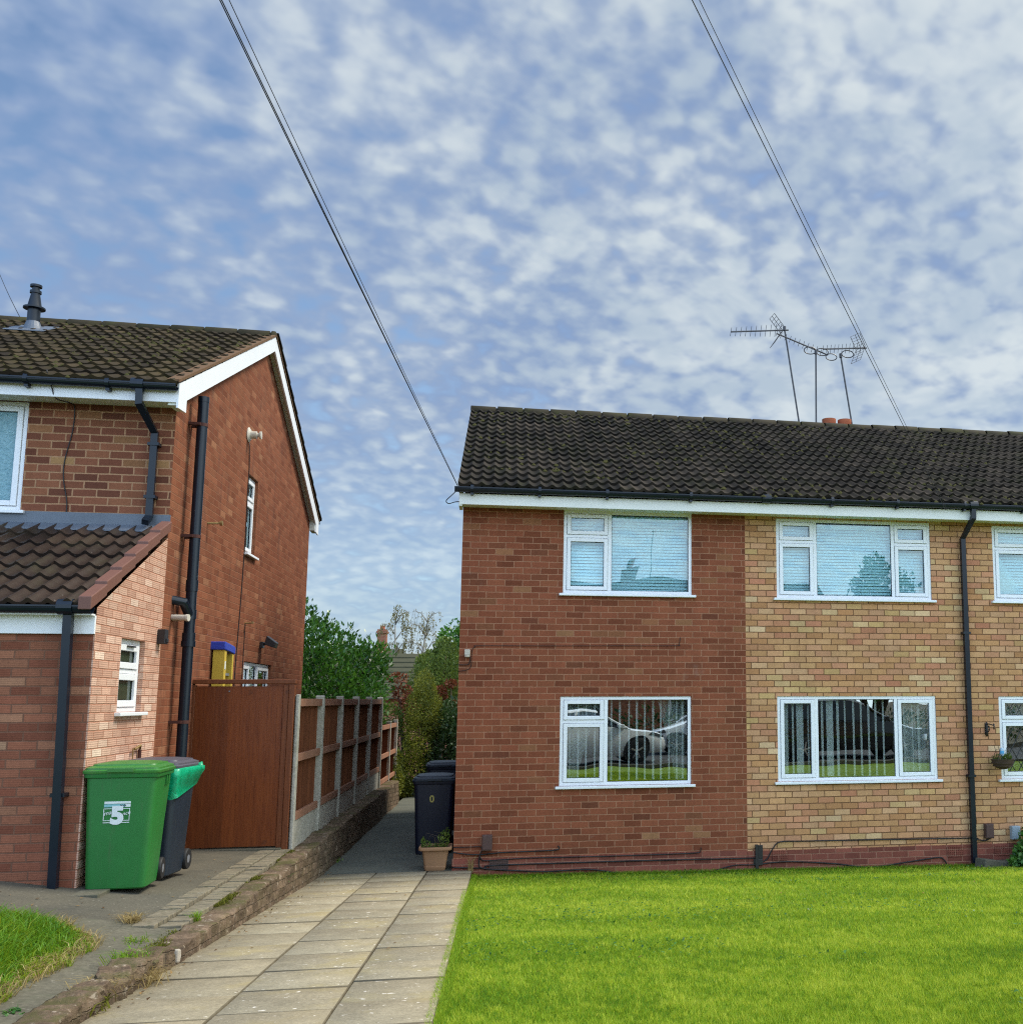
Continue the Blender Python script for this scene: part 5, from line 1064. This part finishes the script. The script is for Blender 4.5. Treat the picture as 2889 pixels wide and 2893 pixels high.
q = MB(); q.quad((-14.3, 45.6, 2.9), (-5.0, 45.6, 2.9), (-5.0, 49, 5.1), (-14.3, 49, 5.1)); q.quad((-14.3, 52.4, 2.9), (-14.3, 49, 5.1), (-5, 49, 5.1), (-5, 52.4, 2.9)); ro2 = q.build('roof', M['roof_far'], D2, recalc=False)
q = MB(); q.box(-6.45, -5.95, 48.6, 49.3, 4.2, 6.20); q.box(-6.50, -5.90, 48.5, 49.4, 5.98, 6.10); c2 = q.build('chimney', M['brick_far'], D2)
q = MB(); q.lathe([(.13, 6.20), (.14, 6.40), (.10, 6.42)], (-6.2, 48.95, 0), 12); q.build('chimney_pot', M['terracotta'], c2, smooth=40)

# shrub at the right edge, basket plants, pot plants
plant('shrub', (7.62, -.42, -.18), 'glossy green shrub at the foot of the buff wall on the right edge', 'bush', M['lf_plant'], [(7.62, -.40, .03, .22, .22, .18), (7.80, -.35, .20, .22, .22, .24), (7.98, -.40, .08, .30, .26, .30), (7.50, -.46, -.06, .16, .18, .10), (7.72, -.5, -.05, .25, .2, .14)], 2600, .075, .042, seed=41, clump=5, r0=.012)
plant('basket_plants', (7.42, -.19, 1.285), 'small trailing plants growing in the hanging basket', 'plant', M['lf_shrub'], [(7.36, -.19, 1.31, .08, .08, .05), (7.50, -.18, 1.32, .07, .08, .07), (7.45, -.24, 1.31, .09, .05, .05)], 260, .045, .014, seed=43, up=1.0, r0=.004)
pp = plant('pot_plants', (-.222, .12, .27), 'straggly green plants in the terracotta planter', 'plant', M['lf_shrub'], [(-.13, .12, .36, .07, .09, .12), (-.10, .14, .44, .05, .05, .08), (-.34, .08, .315, .07, .08, .05), (-.24, .05, .30, .12, .07, .03), (-.375, .1, .35, .03, .05, .06)], 520, .035, .014, seed=45, up=.8, r0=.004, clump=8)

# ------------------------------------------------------------------ grass
def blades(name, X, Y, Z, h, w, lean, mat, tint, parent=None, org=None, quad=False, kind='stuff', label=None, cat='grass'):
    n = len(X); a = RNG.random(n) * 2 * PI; ca, sa = np.cos(a), np.sin(a); la = RNG.random(n) * 2 * PI; lx, ly = np.cos(la) * lean * h, np.sin(la) * lean * h
    B = np.stack([X, Y, Z], -1); s = np.stack([ca, sa, 0 * a], -1) * (w / 2)[:, None]
    if quad:
        mid = B + np.stack([lx * .3, ly * .3, h * .62], -1); tip = B + np.stack([lx, ly, h * (1 - .22 * lean)], -1)
        V = np.stack([B - s, B + s, mid + s * .8, mid - s * .8, tip + s * .12, tip - s * .12], 1).reshape(-1, 3); i = np.arange(n)[:, None] * 6
        F = np.concatenate([i + np.array([[0, 1, 2, 3]]), i + np.array([[3, 2, 4, 5]])], 0); tv = np.repeat(tint, 6)
    else:
        tip = B + np.stack([lx, ly, h], -1); V = np.stack([B - s, B + s, tip], 1).reshape(-1, 3); F = np.arange(n * 3).reshape(-1, 3); tv = np.repeat(tint, 3)
    o = np_mesh(name, V, F, mat, parent, org, tint=tv)
    return tag(o, label, cat, None, kind) if parent is None else o
n = 430000; u = RNG.random(n); d0, d1 = 4.7, 13.93; dd = d0 * d1 / (d0 + u * (d1 - d0)); Y = dd - 13.97; X = .20 + RNG.random(n) * (.53 + .62 * dd + 1.0 - .20)
X = X + .05 * (vnoise(Y * 4, Y * 0 + 3, 5) - .5) * (X < .35)
ok = (X < 14) & (X > .215 + .05 * (vnoise(Y * 5, Y * 0, 8) - .5)); X, Y, dd = X[ok], Y[ok], dd[ok]; n = len(X)
p1 = fbm(X * .75 + 9, Y * .85 + 9, 3, 4); p2 = fbm(X * 2.6, Y * 3.6, 8, 3); p3 = fbm(X * 9, Y * 9, 14, 2); p4 = fbm(X * 26, Y * 30, 15, 2)
st_ = .5 + .5 * np.sin((X * .35 + Y * 1.0) * 3.6 + 2 * p1)
tint = np.clip(.44 + (p1 - .5) * .55 + (p2 - .5) * .5 + (p3 - .5) * .6 + (p4 - .5) * 1.1 + (st_ - .5) * .26 + RNG.normal(0, .26, n) - .16 * sm((Y + 1.3) / 1.0), 0, 1)  # last term darkens blades near the house: its shadow put into the tint
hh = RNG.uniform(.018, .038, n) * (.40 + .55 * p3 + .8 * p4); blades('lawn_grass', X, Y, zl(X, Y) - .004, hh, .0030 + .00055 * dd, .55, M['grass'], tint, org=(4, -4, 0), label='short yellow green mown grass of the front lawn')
# clover and broad weeds in the lawn
n = 9000; cx, cy = RNG.random(n) * 9, -RNG.random(n) * 8.7; keep = (fbm(cx * 1.1 + 3, cy * 1.3 + 7, 31, 3) > .575) & (cx > .3); cx, cy = cx[keep], cy[keep]; n = len(cx)
P = np.stack([cx, cy, zl(cx, cy) + .030 + RNG.random(n) * .012], -1); A = rand_dir(n); A[:, 2] *= .3; A /= np.linalg.norm(A, axis=1, keepdims=True); B = np.cross(np.array([0, 0, 1.0]) + rand_dir(n) * .35, A); B /= np.linalg.norm(B, axis=1, keepdims=True)
V, F = leaf_quads(P, A, B, RNG.uniform(.02, .042, n), RNG.uniform(.012, .024, n)); tag(np_mesh('lawn_clover', V, F, M['lf_plant'], org=(4, -4, 0), tint=np.repeat(np.clip(RNG.normal(.6, .25, n), 0, 1), 4)), 'patches of dark clover in the lawn', 'clover', None, 'stuff')
n = 260; cx = np.r_[.3 + RNG.random(90) * 7, -1.5 + RNG.random(90) * 1.7, -3.4 + RNG.random(80) * 1.6]; cy = np.r_[-RNG.random(90) * 7.5, -7.5 + RNG.random(90) * 8.5, -5.2 + RNG.random(80) * 4.0]
cx[90:150] = -1.50 + np.abs(RNG.normal(0, .05, 60)); cz = np.where(cx > .22, zl(cx, cy) + .035, np.where(cx > -1.56, zd(cy) + .006, hL(cx, cy) + .008)); P = np.stack([cx, cy, cz], -1)
A = rand_dir(n); A[:, 2] *= .15; A /= np.linalg.norm(A, axis=1, keepdims=True); B = np.cross(np.array([0, 0, 1.0]) + rand_dir(n) * .25, A); B /= np.linalg.norm(B, axis=1, keepdims=True)
M['litter'] = foliage('dead_leaf', (.06, .03, .012), (.16, .085, .03), (.30, .19, .07), .8, .1, .2)
V, F = leaf_quads(P, A, B, RNG.uniform(.015, .040, n), RNG.uniform(.010, .022, n)); tag(np_mesh('leaf_litter', V, F, M['litter'], org=(-1, -4, 0), tint=np.repeat(RNG.random(n), 4)), 'scattered brown leaf litter on the lawn, slabs and tarmac', 'leaf litter', None, 'stuff')
# ragged taller edge along the wall and the driveway
n = 16000; X = .225 + RNG.random(n) ** 2 * .06; Y = -RNG.random(n) * 8.8; X2 = .25 + RNG.random(9000) * 8; Y2 = -.03 - RNG.random(9000) * .10; X = np.r_[X, X2]; Y = np.r_[Y, Y2]; n = len(X)
tt = np.clip(.40 + RNG.normal(0, .22, n), 0, 1); tt[-9000:] *= .5  # blades at the house foot darkened, house shade put into their tint
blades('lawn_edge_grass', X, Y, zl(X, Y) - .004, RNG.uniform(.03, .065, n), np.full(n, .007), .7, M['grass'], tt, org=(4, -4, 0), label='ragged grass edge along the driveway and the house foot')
# long grass patch
n = 30000; X = -2.02 - RNG.random(n) ** 1.2 * 2.6; Y = -5.48 - RNG.random(n) * 3.0
edge = np.minimum(-2.06 - .10 * np.clip(-6.3 - Y, -1, 0) * 0 - X - .10 * sm((Y + 6.2) / .5) - .35 * sm((Y + 5.9) / .5), -5.42 - Y) + .12 * (fbm(X * 5, Y * 5, 17, 3) - .5)
ok = edge > 0; X, Y, edge = X[ok], Y[ok], edge[ok]; n = len(X); big = fbm(X * 2.2, Y * 2.2, 19, 3)
hh = (.04 + .12 * sm(edge / .40)) * RNG.uniform(.6, 1.15, n) * (.75 + .55 * big); tint = np.clip(.28 + (big - .5) * .9 + RNG.normal(0, .16, n) + .55 * (1 - sm(edge / .22)), 0, 1)
blades('long_grass', X, Y, hL(X, Y) + .01, hh, np.full(n, .0075), 1.0 - .35 * sm(edge / .3), M['longgrass'], tint, org=(-2.6, -6.5, .5), quad=True, label='bright uncut long grass on the left corner plot')
n = 5200; X = -2.04 - RNG.random(n) * .9; Y = -5.40 - RNG.random(n) * 2.6
edge = np.minimum(-2.05 - X - .10 * sm((Y + 6.2) / .5) - .35 * sm((Y + 5.9) / .5), -5.40 - Y) + .12 * (fbm(X * 5, Y * 5, 17, 3) - .5); ok = (edge > -.03) & (edge < .13); X, Y = X[ok], Y[ok]; n = len(X)
blades('dry_grass_fringe', X, Y, hL(X, Y) + .005, RNG.uniform(.04, .10, n), np.full(n, .006), 1.3, M['straw'], np.clip(RNG.normal(.5, .25, n), 0, 1), org=(-2.1, -6.5, .5), quad=True, label='straw coloured fringe round the long grass')

def tuft(loc, n, h, r, mat, label, cat='weed', w=.006, lean=1.0, group='weeds along the low wall', name='weed_tuft'):
    X = loc[0] + RNG.normal(0, r, n); Y = loc[1] + RNG.normal(0, r * 1.6, n); Z = np.full(n, loc[2]); o = blades(name, X, Y, Z, RNG.uniform(.4, 1.1, n) * h, np.full(n, w), lean, mat, np.clip(RNG.normal(.5, .22, n), 0, 1), None, tuple(loc), True, None, label, cat)
    if group: o['group'] = group
    return o
tuft((-2.14, -5.16, .475), 170, .10, .030, M['straw'], 'pale dry grass tuft at the corner of the tarmac', 'grass tuft', lean=1.6, group=None, name='dry_grass_tuft')
tuft((-1.75, -4.92, .43), 60, .09, .018, M['longgrass'], 'small green weed on top of the low wall beside the block paving', lean=.9)
tuft((-1.62, -4.95, .28), 45, .05, .02, M['longgrass'], 'small weed at the foot of the low wall where slabs meet it', lean=1.2)
tuft((-1.60, -2.2, .27), 50, .09, .020, M['lf_plant'], 'leafy weed growing out of the side of the low wall', w=.02, lean=1.0)
tuft((-1.90, -5.80, .46), 70, .06, .05, M['longgrass'], 'sparse green weeds in the cracked concrete path', lean=1.2)
tuft((-1.95, -7.62, .50), 50, .03, .025, M['lf_plant'], 'flat green weed near the bottom left of the concrete path', w=.018, lean=1.6)
tuft((-1.70, -6.60, .50), 220, .10, .055, M['longgrass'], 'green weed clump on the crumbling end of the low wall', lean=1.3)
tuft((-1.575, -6.75, .41), 260, .13, .045, M['straw'], 'brown dry grass hanging over the crumbling wall end', 'dry grass', lean=1.5)
tuft((-1.66, -7.2, .50), 200, .09, .06, M['straw'], 'dry weeds on the nearest part of the broken wall', lean=1.6)
tuft((-1.62, -7.5, .47), 150, .08, .05, M['moss'], 'mossy tuft at the very near end of the wall', w=.012, lean=1.4)
tuft((-1.60, 1.05, .0), 90, .06, .05, M['longgrass'], 'little green weeds at the wall foot where the passage begins', lean=1.2)
tuft((.215, -.08, -.02), 30, .22, .018, M['straw'], 'single dry weed stalk at the corner of the lawn by the red wall', lean=.3, group=None)
# moss strips on the wall top
n = 5200; Y = -6.1 + RNG.random(n) * 5.2; X = -1.735 + .03 * RNG.normal(0, 1, n); keep = fbm(Y * 2.2, X * 3, 51, 3) > .50; X, Y = X[keep], Y[keep]; n = len(X)
blades('moss', X, Y, np.full(n, .432) + .02 * np.clip(-5 - Y, 0, 2), RNG.uniform(.012, .03, n), np.full(n, .012), .9, M['moss'], np.clip(RNG.normal(.5, .25, n), 0, 1), org=(-1.735, -3.5, .43), label='moss strips along the inner edge of the low wall')
# crumbled bricks at the near wall end
lab = ['brown crumbled brick lump on the broken wall end, nearest of the three', 'flat dark crumbled brick in the middle of the broken wall end', 'crumbled brick lump just below the pale chipped wall corner']
for k, (y, s) in enumerate(((-7.45, .10), (-7.05, .11), (-6.55, .10))):
    bm = bmesh.new(); bmesh.ops.create_icosphere(bm, subdivisions=3, radius=1)
    for v in bm.verts:
        f = fbm(np.array(v.co.x * 1.6 + k * 5 + 9), np.array(v.co.y * 1.6 + v.co.z * 1.3 + 9), 61 + k, 3); c = Vector((max(-.8, min(.8, v.co.x)), max(-.75, min(.75, v.co.y)), max(-.6, min(.6, v.co.z)))); v.co = c * (.75 + .6 * float(f)); v.co.x *= s * .9; v.co.y *= s * 1.5; v.co.z *= s * .55
    me = bpy.data.meshes.new('brick_lump'); bm.to_mesh(me); bm.free(); o = link_mesh('brick_lump', me, M['wallstone'], None, (-1.64, y, float(zd(np.array(y))) + .10)); o.rotation_euler = (.1 * k, .1, .3 * k); tag(o, lab[k], 'brick', 'crumbled bricks on the wall end')
q = MB(); q.prism([(-6.15, .39), (-6.09, .375), (-6.06, .42), (-6.075, .465), (-6.15, .478)], -.02, .014, side(-1.55)); o = q.build('white_chip', plain('lime_mortar', (.38, .34, .28), .9, .2, var=.15, scale=20, bump=.5), None, bevel=.012); tag(o, 'white chipped mortar patch on the corner of the low wall', 'mortar')

# ================================================================== ACROSS THE ROAD (seen mirrored in the windows)
def car(loc, flip, label, paint, L=4.25, Wd=1.78, Ht=1.50, group='cars parked on the road'):
    t = lthing('parked_car', loc, 180 if flip else 0, label, 'car', group); hw = Wd / 2; s = L / 4.25; hz = Ht / 1.5
    prof = [(-2.1, .45, .62, .80), (-2.06, .30, .86, .90), (-1.9, .24, .95, .97), (-1.2, .22, .97, 1.0), (-.2, .22, .97, 1.0), (.75, .22, .96, 1.0), (1.05, .22, .94, 1.0), (1.6, .23, .84, .98), (1.95, .25, .74, .92), (2.10, .32, .62, .80), (2.14, .42, .52, .70)]
    b = MB(); rings = []
    for x, zb, zt, wf in prof:
        x *= s; w = hw * wf; zt *= hz; zb *= 1.0
        rings.append([(x, -w * .90, zb), (x, -w, zb + .12), (x, -w, (zb + zt) / 2 + .06), (x, -w * .95, zt - .03), (x, -w * .80, zt + .015), (x, 0, zt + .03), (x, w * .80, zt + .015), (x, w * .95, zt - .03), (x, w, (zb + zt) / 2 + .06), (x, w, zb + .12), (x, w * .90, zb)])
    b.loft(rings); b.build('body', paint, t, smooth=50)
    g_ = MB(); gl = [(-1.98, .94, .90, .60), (-1.72, 1.30, .80, .60), (-1.2, 1.42, .74, .62), (-.2, 1.46, .74, .62), (.35, 1.38, .75, .62), (.95, 1.02, .86, .66), (1.12, .93, .90, .66)]; rings = []
    for x, zt, wf, _ in gl: w0 = hw * .93; w1 = hw * wf; x *= s; rings.append([(x, -w0, .92 * hz), (x, -(w1 + (w0 - w1) * .1), max(zt * hz - .05, .925 * hz)), (x, 0, zt * hz), (x, (w1 + (w0 - w1) * .1), max(zt * hz - .05, .925 * hz)), (x, w0, .92 * hz)])
    g_.loft(rings); g_.build('window_glass', M['car_glass'], t, smooth=50)
    r_ = MB(); rings = []
    for x, zt, wf, _ in gl[1:5]: w1 = hw * wf * 1.04; x *= s; rings.append([(x, -w1, zt * hz - .06), (x, -w1 * .95, zt * hz - .02), (x, 0, zt * hz + .015), (x, w1 * .95, zt * hz - .02), (x, w1, zt * hz - .06)])
    r_.loft(rings)
    for sy in (-1, 1):
        for (xa, za, xb, zb_, r0) in ((.40, 1.33, 1.05, .95, .035), (-.35, 1.40, -.40, .95, .035), (-1.72, 1.25, -1.98, .95, .06), (-1.25, 1.36, -1.45, .95, .04)): r_.tube([(xa * s, sy * hw * .78, za * hz), (xb * s, sy * hw * .93, zb_ * hz)], r0, 6)
    r_.build('roof', paint, t, smooth=50)
    for x in (-1.30, 1.32):
        for sy in (-1, 1):
            a = MB(); a.lathe([(.0, -.02), (.37, -.02), (.37, .02)], (x * s, sy * (hw - .012), .34), 24, 'y'); a.build('wheel_arch', M['rubber'], t)
            w = MB(); w.lathe([(.18, -.10), (.30, -.10), (.325, -.08), (.325, .08), (.30, .10), (.18, .10)], (x * s, sy * (hw - .085), .325), 28, 'y'); wo = w.build('wheel', M['rubber'], t, smooth=40)
            h_ = MB(); yo = sy * (hw + .018)
            for k in range(5): an = k * 2 * PI / 5 + .3; h_.tube([(x * s, yo - sy * .01, .325), (x * s + .20 * math.cos(an), yo - sy * .02, .325 + .20 * math.sin(an))], [.035, .028], 6)
            h_.lathe([(.20, -.008), (.225, -.008), (.225, .008), (.20, .008)], (x * s, yo - sy * .02, .325), 24, 'y'); h_.build('rim', M['alloy'], wo)
    for sy in (-1, 1):
        h_ = MB(); h_.prism([(1.62, .68), (2.06, .60), (2.10, .66), (1.72, .80)], 0, .03, lambda a, c, d: (a * s, sy * (hw * .95 - (max(a - 1.6, 0)) * .10 + d - .01), c * hz)); h_.build('headlight', M['lamp_glass'], t, bevel=.01)
        h_ = MB(); h_.box(-2.10 * s, -1.86 * s, sy * hw * .60, sy * hw * .93, .70 * hz, .86 * hz); h_.build('tail_light', M['red_lamp'], t, bevel=.02)
        m_ = MB(); m_.box(.82 * s, .98 * s, sy * (hw + .02) - .08, sy * (hw + .02) + .08, .93 * hz, 1.06 * hz); m_.build('wing_mirror', paint, t, bevel=.03)
    return t
M['car_white'] = plain('white_car_paint', (.82, .83, .84), .25, .5, var=.02, coat=.6); M['car_black'] = plain('black_car_paint', (.008, .009, .012), .2, .5, var=.1, coat=.8)
M['car_glass'] = plain('car_glass', (.015, .02, .025), .05, .6, var=.1); M['alloy'] = plain('alloy_rim', (.5, .5, .52), .3, .5, .7, var=.05); M['lamp_glass'] = plain('headlight_lens', (.10, .12, .14), .08, .7, var=.3); M['red_lamp'] = plain('red_lamp_lens', (.45, .01, .012), .15, .6, var=.1)
car((2.85, -15.35, .44), False, 'white hatchback on the near road side, mirrored in the lower red wall window', M['car_white'])
car((7.2, -18.55, .44), True, 'second white car across the road, mirrored behind the first one', M['car_white'])
car((10.3, -15.4, .44), False, 'tall black car mirrored in the lower window of the buff wall', M['car_black'], 4.7, 1.9, 1.78)
O = thing('opposite_house', (7, -40, .4), 'house across the road whose roof and chimney mirror in the upper window', 'house')
q = MB(); q.box(-3, 17, -43.5, -36, .2, 5.4); q.build('wall', M['brick_far'], O)
q = MB(); q.quad((-3.4, -35.5, 5.3), (17.4, -35.5, 5.3), (17.4, -39.8, 8.3), (-3.4, -39.8, 8.3)); q.quad((-3.4, -44, 5.3), (-3.4, -39.8, 8.3), (17.4, -39.8, 8.3), (17.4, -44, 5.3)); q.add([(-3, -43.5, 5.4), (-3, -36, 5.4), (-3, -39.8, 7.8)], [(0, 1, 2)]); q.add([(17, -43.5, 5.4), (17, -36, 5.4), (17, -39.8, 7.8)], [(0, 1, 2)]); q.build('roof', M['roof_far'], O)
q = MB(); q.box(6.55, 7.35, -40.2, -39.4, 7.2, 8.95); oc = q.build('chimney', M['brick_far'], O)
for x in (6.95,): q = MB(); q.lathe([(.14, 8.95), (.14, 9.45), (.10, 9.47)], (x, -39.8, 0), 12); q.build('chimney_pot', M['terracotta'], oc)
q = MB(); q.tube([(8.0, -39.8, 8.0), (8.1, -39.8, 11.0)], .02, 6); q.tube([(8.0, -39.8, 10.95), (9.3, -39.6, 10.9)], .016, 6); q.build('aerial', M['alu'], O)
for x0 in (-1.5, 3.5, 8.5, 13):
    for z0 in (1.2, 3.7):
        q = MB(); q.box(x0, x0 + 2.0, -36.0, -35.94, z0, z0 + 1.25); wo = q.build('window', M['upvc'], O)
        q = MB(); q.box(x0 + .08, x0 + 1.92, -35.945, -35.93, z0 + .08, z0 + 1.17); q.build('pane', M['car_glass'], wo)
plant('tree', (16.6, -30, .4), 'bushy tree across the road mirrored in the upper buff wall window', 'tree', M['lf_laurel'], [(16.4, -30, 4.6, 2.3, 2.2, 2.6), (17.2, -30, 6.6, 1.5, 1.5, 1.6), (15.2, -30, 4.2, 1.6, 1.6, 2.0), (18.3, -30, 4.8, 1.6, 1.6, 2.2), (16.8, -30, 7.8, .7, .7, .9)], 6000, .28, .17, seed=71, clump=.8, r0=.2)
plant('hedge', (6, -23.4, .4), 'long green hedge across the road', 'hedge', M['lf_dark'], [(x, -23.4, 1.0, 1.6, .7, .9) for x in range(-6, 22, 2)], 7000, .16, .10, seed=73, clump=1.2, tb=.6)

# ================================================================== SKY, SUN, CAMERA
SUN = Vector((.575, .105, .81)).normalized()
W_ = bpy.data.worlds.new('World'); scene.world = W_; W_.use_nodes = True; nt = W_.node_tree; nt.nodes.clear()
T_ = NT.__new__(NT); T_.t = nt
out = nt.nodes.new('ShaderNodeOutputWorld'); bg = nt.nodes.new('ShaderNodeBackground'); nt.links.new(bg.outputs[0], out.inputs[0])
sky = nt.nodes.new('ShaderNodeTexSky'); sky.sky_type = 'NISHITA'; sky.sun_disc = False; sky.sun_elevation = math.asin(SUN.z); sky.sun_rotation = math.atan2(SUN.x, SUN.y); sky.air_density = 1.0; sky.dust_density = .6; sky.ozone_density = 1.6
dv = nt.nodes.new('ShaderNodeTexCoord').outputs['Generated']; s3 = T_.sep(dv)
zz = T_.math('ADD', T_.math('MAXIMUM', s3[2], 0.0), .36); pu = T_.math('DIVIDE', s3[0], zz); pv = T_.math('DIVIDE', s3[1], zz)
c30, s30 = math.cos(.5), math.sin(.5)
ru = T_.math('ADD', T_.math('MULTIPLY', pu, c30), T_.math('MULTIPLY', pv, s30)); rv = T_.math('SUBTRACT', T_.math('MULTIPLY', pv, c30), T_.math('MULTIPLY', pu, s30))
pw = T_.vec(T_.math('MULTIPLY', ru, .95), T_.math('MULTIPLY', rv, 1.0), 3.7)
n1 = T_.noise(pw, 29.0, 2, .45, .15); n2 = T_.noise(pw, 3.4, 3, .5, .3); n3 = T_.noise(pw, 52.0, 2, .5, .1)
vo = nt.nodes.new('ShaderNodeTexVoronoi'); vo.feature = 'SMOOTH_F1'; vo.inputs['Scale'].default_value = 29.0; vo.inputs['Smoothness'].default_value = .7; wv_ = nt.nodes.new('ShaderNodeTexNoise'); wv_.inputs['Scale'].default_value = 9.0; nt.links.new(pw, wv_.inputs['Vector'])
vm = nt.nodes.new('ShaderNodeVectorMath'); vm.operation = 'MULTIPLY_ADD'; nt.links.new(wv_.outputs['Color'], vm.inputs[0]); vm.inputs[1].default_value = (.07, .07, .07); nt.links.new(pw, vm.inputs[2]); nt.links.new(vm.outputs[0], vo.inputs['Vector']); cell = T_.math('SUBTRACT', .85, vo.outputs['Distance']); n4 = T_.smooth(T_.noise(pw, 5.5, 4, .6, .3), .36, .66)
cl = T_.math('ADD', T_.math('ADD', T_.math('MULTIPLY', n1, .48), T_.math('MULTIPLY', n2, .38)), T_.math('ADD', T_.math('MULTIPLY', n3, .12), T_.math('MULTIPLY', cell, .30)))
sx = T_.math('MULTIPLY', s3[0], .27); cl = T_.math('ADD', cl, sx)
mask = T_.smooth(cl, .32, .54); core = T_.smooth(cl, .47, .77)
SKYK = .09
veil = T_.math('MULTIPLY', T_.smooth(s3[2], .34, .02), .42)
cloudc = T_.mix(core, T_.mix(n4, (1.75, 2.45, 3.9), (2.4, 3.05, 4.2)), T_.mix(n4, (3.3, 3.95, 4.6), (4.9, 5.35, 5.5)))
cloudc = T_.mix(T_.math('MULTIPLY', T_.smooth(s3[0], .15, -.5), .35), cloudc, (2.1, 3.0, 4.7))
back_fill = T_.math('ADD', 1.0, T_.math('MULTIPLY', T_.smooth(s3[1], .15, -.6), 2.5))  # brightens the unseen sky behind the camera, added as fill for the fronts

skyc = T_.mix(1.0, sky.outputs[0], (1.05, 1.08, 1.08), 'MULTIPLY')
base = T_.mix(veil, skyc, (3.1, 4.5, 5.8))
low = T_.math('ADD', .50, T_.math('MULTIPLY', T_.smooth(s3[2], .06, .30), .42)); final = T_.mix(T_.math('MULTIPLY', mask, low), base, cloudc)
final = T_.mix(1.0, final, T_.vec(back_fill, back_fill, back_fill), 'MULTIPLY')
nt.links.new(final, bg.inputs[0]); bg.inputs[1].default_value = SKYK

sl = bpy.data.lights.new('sun', 'SUN'); sl.energy = 2.7; sl.angle = math.radians(18); sl.color = (1.0, .93, .80); so_ = bpy.data.objects.new('sun', sl); COL.objects.link(so_); so_.location = (30, 5, 30)
so_.rotation_euler = SUN.to_track_quat('Z', 'Y').to_euler()

cam = bpy.data.cameras.new('camera'); co = bpy.data.objects.new('camera', cam); COL.objects.link(co); scene.camera = co
yaw, pit, rol = math.radians(10.95), math.radians(7.85), math.radians(.17)
f = Vector((math.sin(yaw) * math.cos(pit), math.cos(yaw) * math.cos(pit), math.sin(pit))); r = Vector((math.cos(yaw), -math.sin(yaw), 0)); dn = f.cross(r)
r2 = r * math.cos(rol) + dn * math.sin(rol); d2 = dn * math.cos(rol) - r * math.sin(rol)
co.matrix_world = Matrix(((r2.x, -d2.x, -f.x, .53033), (r2.y, -d2.y, -f.y, -13.96588), (r2.z, -d2.z, -f.z, 2.11637), (0, 0, 0, 1)))
cam.sensor_width = 36; cam.sensor_fit = 'HORIZONTAL'; cam.lens = 36 * 2959 / 2889; cam.shift_x = (1444.5 - 1988) / 2889; cam.shift_y = (1570 - 1446.5) / 2889; cam.clip_end = 3000; cam.clip_start = .05
scene.view_settings.view_transform = 'Standard'; scene.view_settings.look = 'None'; scene.view_settings.gamma = 1; scene.view_settings.exposure = .68
scene.cycles.max_bounces = 8; scene.cycles.transparent_max_bounces = 12; scene.cycles.diffuse_bounces = 3; scene.cycles.use_denoising = False; scene.cycles.use_adaptive_sampling = False; scene.cycles.sample_clamp_indirect = 6.0; W_.cycles.sampling_method = 'MANUAL'; W_.cycles.sample_map_resolution = 1024; scene.cycles.filter_width = 1.15
